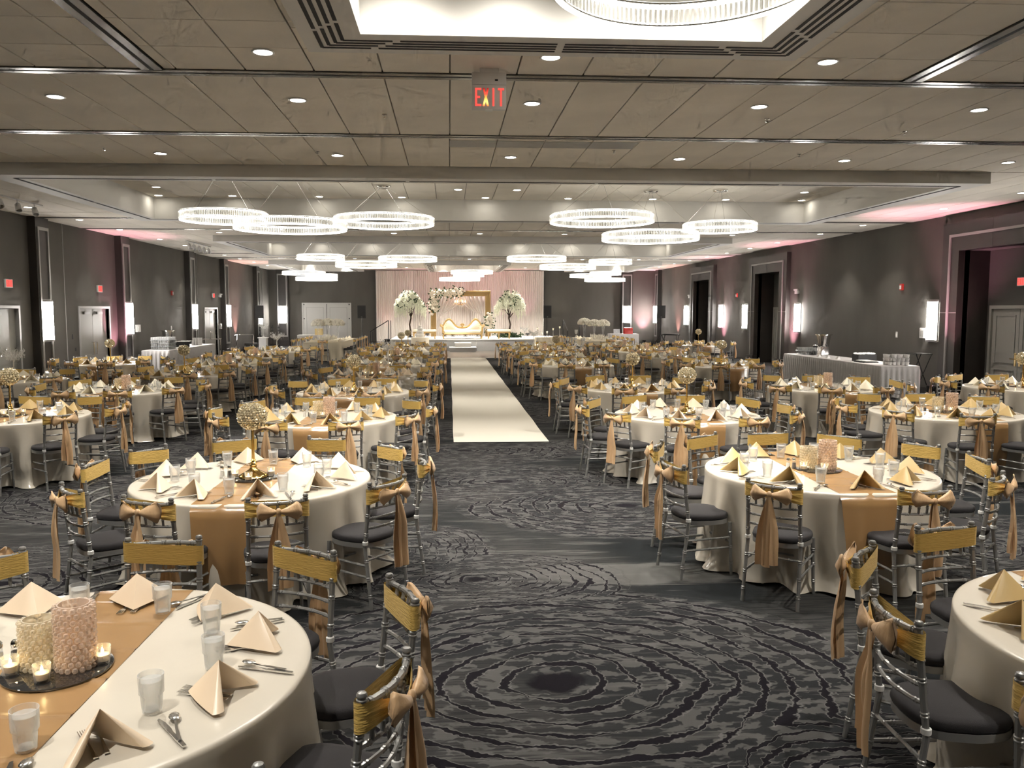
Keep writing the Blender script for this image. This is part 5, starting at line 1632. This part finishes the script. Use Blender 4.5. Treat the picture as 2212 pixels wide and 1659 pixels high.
# card table and DJ table
o = drape_box(-8.0, -6.5, 44.0, 44.75, .765, .02, 8, 'skirt_white').build('tablecloth', 'skirt_white'); tag(o, 'white cloth over the card table before the white double door', 'tablecloth')
t = thing('card_box', 'gold card box on the card table', 'box', (-6.9, 44.3, .767)); MB().bbox(-.2,.2,-.15,.15,0,.33,.01).build('box_body', 'card_gold', t, False); MB().box(-.205,.205,-.155,.155,.27,.29).build('lid_edge', 'card_gold', t, False)
o = drape_box(8.9, 10.5, 45.2, 46.0, .765, .02, 9, 'skirt_white').build('tablecloth', 'skirt_white'); tag(o, 'white cloth over the music table in the far right corner', 'tablecloth')
t = thing('laptop', 'silver laptop open on the music table', 'laptop', (9.35, 45.5, .767), PI)
MB().bbox(-.18,.18,-.13,.13,0,.018,.005).build('keyboard_base', 'laptop_grey', t, False)
MB().box(-.18,.18,-.012,.0,.018,.26).xform(Matrix.Translation((0,-.13,0)) @ Matrix.Rotation(R(15), 4, 'X')).build('screen_lid', 'laptop_grey', t, False)
MB().lathe([(0,0),(.02,0)], 10, close=False).xform(Matrix.Translation((0,-.16,.14)) @ Matrix.Rotation(R(90), 4, 'X')).build('lid_mark', 'paper_white', t, False)
t = thing('equipment_case', 'red hard case on the music table', 'case', (9.95, 45.5, .767)); MB().bbox(-.24,.24,-.16,.16,0,.34,.03).build('case_body', 'red_plastic', t); MB().tube([(-.06,-.17,.25),(-.06,-.20,.27),(.06,-.20,.27),(.06,-.17,.25)], .01, 6).build('handle', 'black_plastic', t)
for n, x in enumerate((-1.0+.0, 2.75)):
    pass
CTREE.stamp('crystal_candelabra', 'tall crystal branch tree near the far left wall', 'candelabra', 'crystal centrepieces', (-8.1, 36.5, 0.9), 1.0)
t = thing('pedestal', 'white pedestal under the crystal tree near the far left wall', 'pedestal', (-8.1, 36.5, 0)); MB().bbox(-.16,.16,-.16,.16,.05,.87,.01).build('column', 'white_plastic', t, False); MB().bbox(-.2,.2,-.2,.2,0,.05,.008).build('foot', 'white_plastic', t, False); MB().bbox(-.2,.2,-.2,.2,.87,.9,.008).build('cap', 'white_plastic', t, False)
CTREE.stamp('crystal_candelabra', 'crystal branch tree standing on the stage by the right wisteria', 'candelabra', 'crystal centrepieces', (3.95, 43.3, STZ), 0.4)
# ------------------------------------------------------------------ buffets along the walls
def skirted(name, label, x0, x1, y0, y1):
    t = thing(name, label, 'table', ((x0+x1)/2, (y0+y1)/2, 0)); hx, hy = (x1-x0)/2, (y1-y0)/2
    MB().bbox(-hx, hx, -hy, hy, .735, .765, .01).build('top_cloth', 'skirt_white', t, False)
    per = []; 
    for (a, b) in (((-hx,-hy),(hx,-hy)), ((hx,-hy),(hx,hy)), ((hx,hy),(-hx,hy)), ((-hx,hy),(-hx,-hy))):
        L_ = math.hypot(b[0]-a[0], b[1]-a[1]); k = int(L_/.012)
        for i in range(k): per.append((a[0]+(b[0]-a[0])*i/k, a[1]+(b[1]-a[1])*i/k, (b[1]-a[1])/L_, -(b[0]-a[0])/L_))
    N_ = len(per); vs = []; fs = []
    for j, z in enumerate((.75, .70, .64, .35, .012)):
        for i, (x, y, nx, ny) in enumerate(per):
            s_ = i*.012; w = (.0, .004, .018, .026, .03)[j]*math.copysign(abs(math.sin(s_*2*PI/.135+.8*math.sin(s_*1.3)))**.6, math.sin(s_*2*PI/.135+.8*math.sin(s_*1.3)))
            vs.append((x+nx*(w+.008), y+ny*(w+.008), z))
    for j in range(4):
        for i in range(N_): fs.append((j*N_+i, (j+1)*N_+i, (j+1)*N_+(i+1) % N_, j*N_+(i+1) % N_))
    MB().add(vs, fs).build('pleated_skirt', 'skirt_white', t, 'all')
    return t
skirted('buffet_table', 'white skirted buffet table along the right wall', 10.25, 11.2, 19.0, 24.7)
skirted('buffet_table', 'white skirted buffet table along the left wall', -10.1, -9.2, 27.7, 33.0)
BZ = .766
CUP = MB().lathe([(.030,0),(.042,.006),(.052,.085),(.049,.085),(.036,.012),(0,.010)], 12, close=False).mesh('coffee_cup', 'porcelain')
def cup_stack(cx, cy, nx, ny, nz, where, group):
    k = 0; NTH = ORD+['fifteenth', 'sixteenth']
    for i in range(nx):
        for j in range(ny):
            h = nz if (i+j) % 3 else nz-1
            t = thing('coffee_cup_stack', 'stack of white coffee cups, %s of the group, %s' % (NTH[k], where), 'cups', (cx+(i-(nx-1)/2)*.108, cy+(j-(ny-1)/2)*.108, BZ), 0, group); k += 1
            for n in range(h):
                o = D.objects.new('coffee_cup', CUP); COL.objects.link(o); o.parent = t; o.location = (0, 0, .088*n)
cup_stack(10.78, 19.3, 5, 3, 3, 'near end of the right buffet', 'stacked coffee cups on the right buffet')
cup_stack(-9.65, 32.2, 3, 4, 3, 'far end of the left buffet', 'stacked coffee cups on the left buffet')
CG = MB().lathe([(.026,0),(.034,.095),(.032,.095),(.024,.006),(0,.006)], 10, close=False).mesh('clear_tumbler', 'glass')
def tumbler_rack(x, y, nx, ny, nz, label, side):
    for k in range(nz):
        t = thing('tumbler_rack', '%s tier of clear tumblers on the %s buffet, counted from the bottom' % (ORD[k], side), 'glasses', (x, y, BZ+k*.105), 0, 'racked tumblers on the %s buffet' % side)
        MB().box(-nx*.038-.01, nx*.038+.01, -ny*.038-.01, ny*.038+.01, 0, .008).build('tray', 'laptop_grey', t, False)
        for i in range(nx):
            for j in range(ny):
                if 0 < i < nx-1 and 0 < j < ny-1 and k < nz-1: continue
                o = D.objects.new('tumbler', CG); COL.objects.link(o); o.parent = t; o.location = ((i-(nx-1)/2)*.076, (j-(ny-1)/2)*.076, .008)
tumbler_rack(10.75, 24.15, 6, 9, 2, '', 'right')
tumbler_rack(-9.62, 28.4, 8, 10, 4, '', 'left')
def dispenser(x, y, label):
    t = thing('juice_dispenser', label, 'dispenser', (x, y, BZ), 0, 'juice dispensers')
    MB().bbox(-.13,.13,-.13,.13,0,.28,.02).build('pedestal', 'steel', t)
    MB().lathe([(0,.28),(.15,.28),(.20,.58),(.20,.60),(0,.60)], 20, close=False).build('tank', 'steel', t)
    MB().lathe([(0,.60),(.24,.60),(.24,.625),(.05,.64),(0,.645)], 20, close=False).build('lid', 'chrome', t)
    MB().tube([(0,-.15,.33),(0,-.22,.33),(0,-.22,.27)], .014, 6).build('tap', 'black_plastic', t)
dispenser(10.85, 23.35, 'steel juice dispenser on the right buffet'); dispenser(-9.75, 27.95+1.3, 'steel juice dispenser on the left buffet')
def black_bin(x, y, label, seed):
    t = thing('cutlery_bin', label, 'box', (x, y, BZ), .2)
    m = MB().prism([(-.28,-.15),(.28,-.15),(.24,.15),(-.24,.15)], 0, .18); m.build('bin', 'black_plastic', t, False)
    r = random.Random(seed); p = MB()
    for i in range(26):
        a = r.uniform(-.25,.25); b = r.uniform(-.14,.14); p.add([(a,b,.17),(a+.08,b+.02,.20),(a+.06,b+.09,.22),(a-.02,b+.07,.20)], [(0,1,2,3)])
    p.build('paper_napkins', 'paper_white', t, False, kind='stuff')
black_bin(10.8, 20.9, 'black bin of paper napkins on the right buffet', 1); black_bin(-9.65, 30.4, 'black bin of paper napkins on the left buffet', 2)
for (x, y, sd) in ((10.6, 20.25, 'nearer'), (10.62, 20.55, 'farther')):
    t = thing('serving_tray', '%s small black serving tray on the right buffet' % sd, 'tray', (x, y, BZ), .1)
    MB().bbox(-.2,.2,-.12,.12,0,.03,.01).build('tray_base', 'black_plastic', t, False); MB().box(-.16,.16,-.09,.09,.03,.05).build('tray_paper', 'paper_white', t, False)
for n, y in enumerate((21.6, 22.2, 22.75)):
    t = thing('name_card', 'small white card standing on the right buffet, %s from the camera' % ORD[n], 'card', (10.45, y, BZ), 0, 'cards on the right buffet')
    MB().prism([(-.05,0),(.05,0),(0,.09)], -.06, .06, 'y').build('card', 'paper_white', t, False)
for n, y in enumerate((29.4, 29.9)):
    t = thing('name_card', 'small white card standing on the left buffet, %s from the camera' % ORD[n], 'card', (-9.4, y, BZ), 0, 'cards on the left buffet')
    MB().prism([(-.05,0),(.05,0),(0,.09)], -.06, .06, 'y').build('card', 'paper_white', t, False)
def coffee_pots(x, y, label):
    for n in range(4):
        t = thing('coffee_pot', 'black and chrome coffee pot, %s from the camera, %s' % (ORD[n], label), 'pot', (x, y+n*.2, BZ), 0, 'coffee pots on the right buffet')
        MB().lathe([(0,0),(.07,0),(.07,.2),(.05,.25),(0,.25)], 12, close=False).build('pot_body', 'black_plastic', t)
        MB().lathe([(.055,.25),(.05,.28),(0,.29)], 12, close=False).build('lid', 'chrome', t)
        MB().tube([(.07,0,.2),(.12,0,.19),(.12,0,.08),(.07,0,.06)], .01, 6).build('handle', 'black_plastic', t)
coffee_pots(11.08, 23.8, 'behind the tumblers on the right buffet')
# folding tray stands
def tray_stand(x, y, rz, m_top, label, h=.82, wide=.42):
    t = thing('tray_stand', label, 'stand', (x, y, 0), rz, 'folding tray stands')
    for s in (-1, 1):
        MB().tube([(-wide, s*.2, h), (wide, s*.2, h)], .014, 6).build('top_bar', m_top, t)
        for a in (-1, 1): MB().tube([(a*wide*.9, s*.2, h), (a*wide*.85, -s*.2, .01)], .012, 6).build('leg', 'black_metal' if m_top != 'chrome' else 'chrome', t)
    for a in (-.5, 0, .5): MB().box(a*wide*1.4-.025, a*wide*1.4+.025, -.2, .2, h+.012, h+.016).build('strap', 'black_plastic', t, False)
    return t
tray_stand(-9.6, 33.8, .2, 'chrome', 'chrome folding tray stand at the end of the left buffet', .92)
tray_stand(-9.6, 39.4, .1, 'chrome', 'chrome folding tray stand near the far left pilaster', .92)
tray_stand(11.75, 20.0, PI/2, 'black_metal', 'black folding tray stand beside the near door portal', 1.0, .25)
tray_stand(11.3, 41.6, .1, 'black_metal', 'black folding tray stand by the far right wall')
t = thing('serving_tray', 'large oval black tray on the far right tray stand', 'tray', (11.3, 41.6, .835)); MB().lathe([(0,.002),(.36,.002),(.42,.03),(.41,.035),(.35,.012),(0,.012)], 24, close=False).build('tray_base', 'black_plastic', t)

# ------------------------------------------------------------------ signs and devices
def letters(m, word, w, h, th, gap, z0, y0, y1):
    'block capitals as boxes, reading along +x, centred on 0'
    n = len(word); x = -(n*w+(n-1)*gap)/2
    for ch_ in word:
        ww = w
        if ch_ == 'E':
            m.box(x, x+th, y0, y1, z0, z0+h)
            for zz, l in ((z0, 1), (z0+h/2-th/2, .8), (z0+h-th, 1)): m.box(x+th, x+ww*l, y0, y1, zz, zz+th)
        elif ch_ == 'I': m.box(x+ww/2-th/2, x+ww/2+th/2, y0, y1, z0, z0+h)
        elif ch_ == 'T':
            m.box(x+ww/2-th/2, x+ww/2+th/2, y0, y1, z0, z0+h-th); m.box(x, x+ww, y0, y1, z0+h-th, z0+h)
        elif ch_ == 'X':
            for s in (1, -1):
                a, b = (x, x+ww-th) if s > 0 else (x+ww-th, x)
                m.prism([(a, z0), (a+th, z0), (b+th, z0+h), (b, z0+h)], y0, y1, 'y')
        x += w+gap
    return m
t = thing('exit_sign', 'white ceiling EXIT sign with red letters over the room', 'sign', (.395, 8.15, 4.02))
MB().box(-.165, .165, -.03, .03, .232, .345).build('housing', 'white_plastic', t, False)
MB().box(-.163, .163, -.028, .028, 0, .228).build('face_panel', 'white_plastic', t, False)
MB().box(-.09, .09, -.035, .035, .345, .38).build('ceiling_mount', 'white_plastic', t, False)
for k, ch_ in enumerate('EXIT'):
    o = letters(MB(), ch_, .060, .168, .019, .016, .03, -.031, -.028).build('letter', 'exit_lit_x' if ch_ == 'X' else 'exit_red', t, False); o.location = (-.105+k*.073, 0, 0)
MB().box(.055, .085, -.032, -.03, .265, .282).build('test_button', 'black_plastic', t, False)
MB().box(-.035, .035, -.03, .03, -.008, 0).build('lamp_slot', 'paper_white', t, False)
def wall_exit(side, along, z, off, label):
    t = thing('exit_sign', label, 'sign', (0,0,0), 0, 'wall EXIT signs')
    if side == 'L': t.location = (XL+off, along, z); t.rotation_euler = (0,0,R(-90+180)); fy = 1
    else: t.location = (XR-off, along, z); t.rotation_euler = (0,0,R(90+180)); fy = 1
    # local -y faces the room
    MB().bbox(-.16, .16, -.05, 0, -.10, .10, .008).build('housing', 'white_plastic', t, False)
    MB().box(-.14, .14, -.052, -.05, -.085, .085).build('face_panel', 'exit_wall_red', t, False)
    letters(MB(), 'EXIT', .052, .13, .017, .012, -.065, -.055, -.052).build('letters', 'exit_red', t, False)
wall_exit('L', 20.2, 2.72, 0, 'red EXIT sign above the first door of the left wall')
wall_exit('L', 25.3, 2.72, 0, 'red EXIT sign above the second door of the left wall')
wall_exit('L', 37.2, 2.72, 0, 'red EXIT sign above the farthest door of the left wall')
for pc, nm in zip(PORTALS, ('nearest', 'middle', 'farthest')): wall_exit('R', pc, 2.73, -.62, 'red EXIT sign in the %s door portal' % nm)
def wall_box(name, label, cat, side, along, z, w, h, d, m, extra=None, group=None):
    t = thing(name, label, cat, (XL if side == 'L' else XR, along, z), R(90) if side == 'L' else R(-90), group)
    MB().bbox(-w/2, w/2, -d, 0, -h/2, h/2, .006).build('housing', m, t, False)
    if extra: MB().box(-w*.3, w*.3, -d-.01, -d, -h*.35, h*.25).build('face', extra, t, False)
    return t
wall_box('fire_alarm', 'red fire alarm strobe on the left wall over the buffet', 'alarm', 'L', 31.75, 2.72, .12, .17, .06, 'red_plastic', 'white_plastic')
wall_box('fire_alarm', 'red fire alarm strobe on the right wall over the buffet', 'alarm', 'R', 21.76, 2.71, .12, .17, .06, 'red_plastic', 'white_plastic')
wall_box('fire_alarm', 'red fire alarm strobe between the two farther portals', 'alarm', 'R', 34.6, 2.71, .12, .17, .06, 'red_plastic', 'white_plastic')
wall_box('light_switch', 'white switch plate on the right wall above the buffet', 'switch', 'R', 21.95, 1.42, .09, .16, .012, 'white_plastic', 'paper_white')
wall_box('light_switch', 'white switch plate on the left wall above the buffet', 'switch', 'L', 31.6, 1.42, .09, .16, .012, 'white_plastic', 'paper_white')
wall_box('control_box', 'white control box on the right wall beside the near portal', 'box', 'R', 20.62, 1.50, .26, .26, .07, 'white_plastic', 'frame_paint')
wall_box('control_box', 'white control box on the left wall beside the second pilaster', 'box', 'L', 28.2, 1.48, .30, .24, .07, 'white_plastic', 'paper_white')
wall_box('control_box', 'white telephone box beside the farthest left door', 'box', 'L', 38.15, 1.35, .22, .24, .08, 'white_plastic', 'frame_paint')
wall_box('control_box', 'white control box beside the farthest portal', 'box', 'R', 41.5, 1.45, .26, .26, .07, 'white_plastic', 'frame_paint')
wall_box('light_switch', 'black switch on the left wall beside the second door', 'switch', 'L', 23.45, 1.36, .05, .14, .015, 'black_plastic')
wall_box('wall_socket', 'black outlet on the left wall beside the second door', 'outlet', 'L', 23.6, 1.0, .08, .10, .012, 'black_plastic')
def emergency(side, along, z, label):
    t = thing('emergency_light', label, 'light', (XL if side == 'L' else XR, along, z), R(90) if side == 'L' else R(-90), 'emergency lights')
    MB().bbox(-.14, .14, -.06, 0, -.06, .04, .006).build('housing', 'white_plastic', t, False)
    for s in (-1, 1): MB().lathe([(0,0),(.045,0),(.055,.06),(0,.065)], 12, (s*.09, -.06, .04), close=False).build('lamp_head', 'white_plastic', t)
emergency('R', 28.5, 2.72, 'white twin-head emergency light above the right wall sconce'); emergency('L', 38.25, 2.72, 'white twin-head emergency light by the farthest left door'); emergency('R', 41.5, 2.75, 'white emergency light by the farthest portal')
# track spotlights on the left side of the ceiling
def track_light(x, y0, y1, heads, label):
    t = thing('track_light', label, 'light', (x, y0, ZC))
    MB().box(-.02, .02, 0, y1-y0, -.03, 0).build('rail', 'white_plastic', t, False)
    for k in range(heads):
        yy = (y1-y0)*(k+.5)/heads
        MB().tube([(0,yy,-.03),(0,yy,-.10)], .012, 6).build('stem', 'white_plastic', t)
        MB().lathe([(0,0),(.055,0),(.065,.17),(.055,.17),(.045,.05),(0,.05)], 12, close=False).xform(Matrix.Translation((0,yy,-.12)) @ Matrix.Rotation(R(155), 4, 'Y') @ Matrix.Rotation(R(25), 4, 'X')).build('lamp_head', 'white_plastic', t)
track_light(-8.95, 16.9, 19.0, 3, 'white ceiling track with three spotlight heads, nearer one at left')
track_light(-8.7, 28.2, 31.0, 5, 'white ceiling track with five spotlight heads, farther one at left')
for n, (x, y) in enumerate(((-.75, 10.05), (3.85, 10.0), (-5.5, 9.6), (5.9, 10.6), (-4.9, 12.3), (5.2, 12.2), (-1.9, 12.4), (2.4, 12.1))):
    t = thing('sprinkler_head', 'small ceiling sprinkler, %s of those before the wide coffer' % ORD[n], 'sprinkler', (x, y, ZC), 0, 'ceiling sprinklers')
    MB().lathe([(.03,0),(.03,-.006),(.01,-.01),(.008,-.035),(.02,-.04),(0,-.042)], 10, close=False).build('body', 'chrome', t)
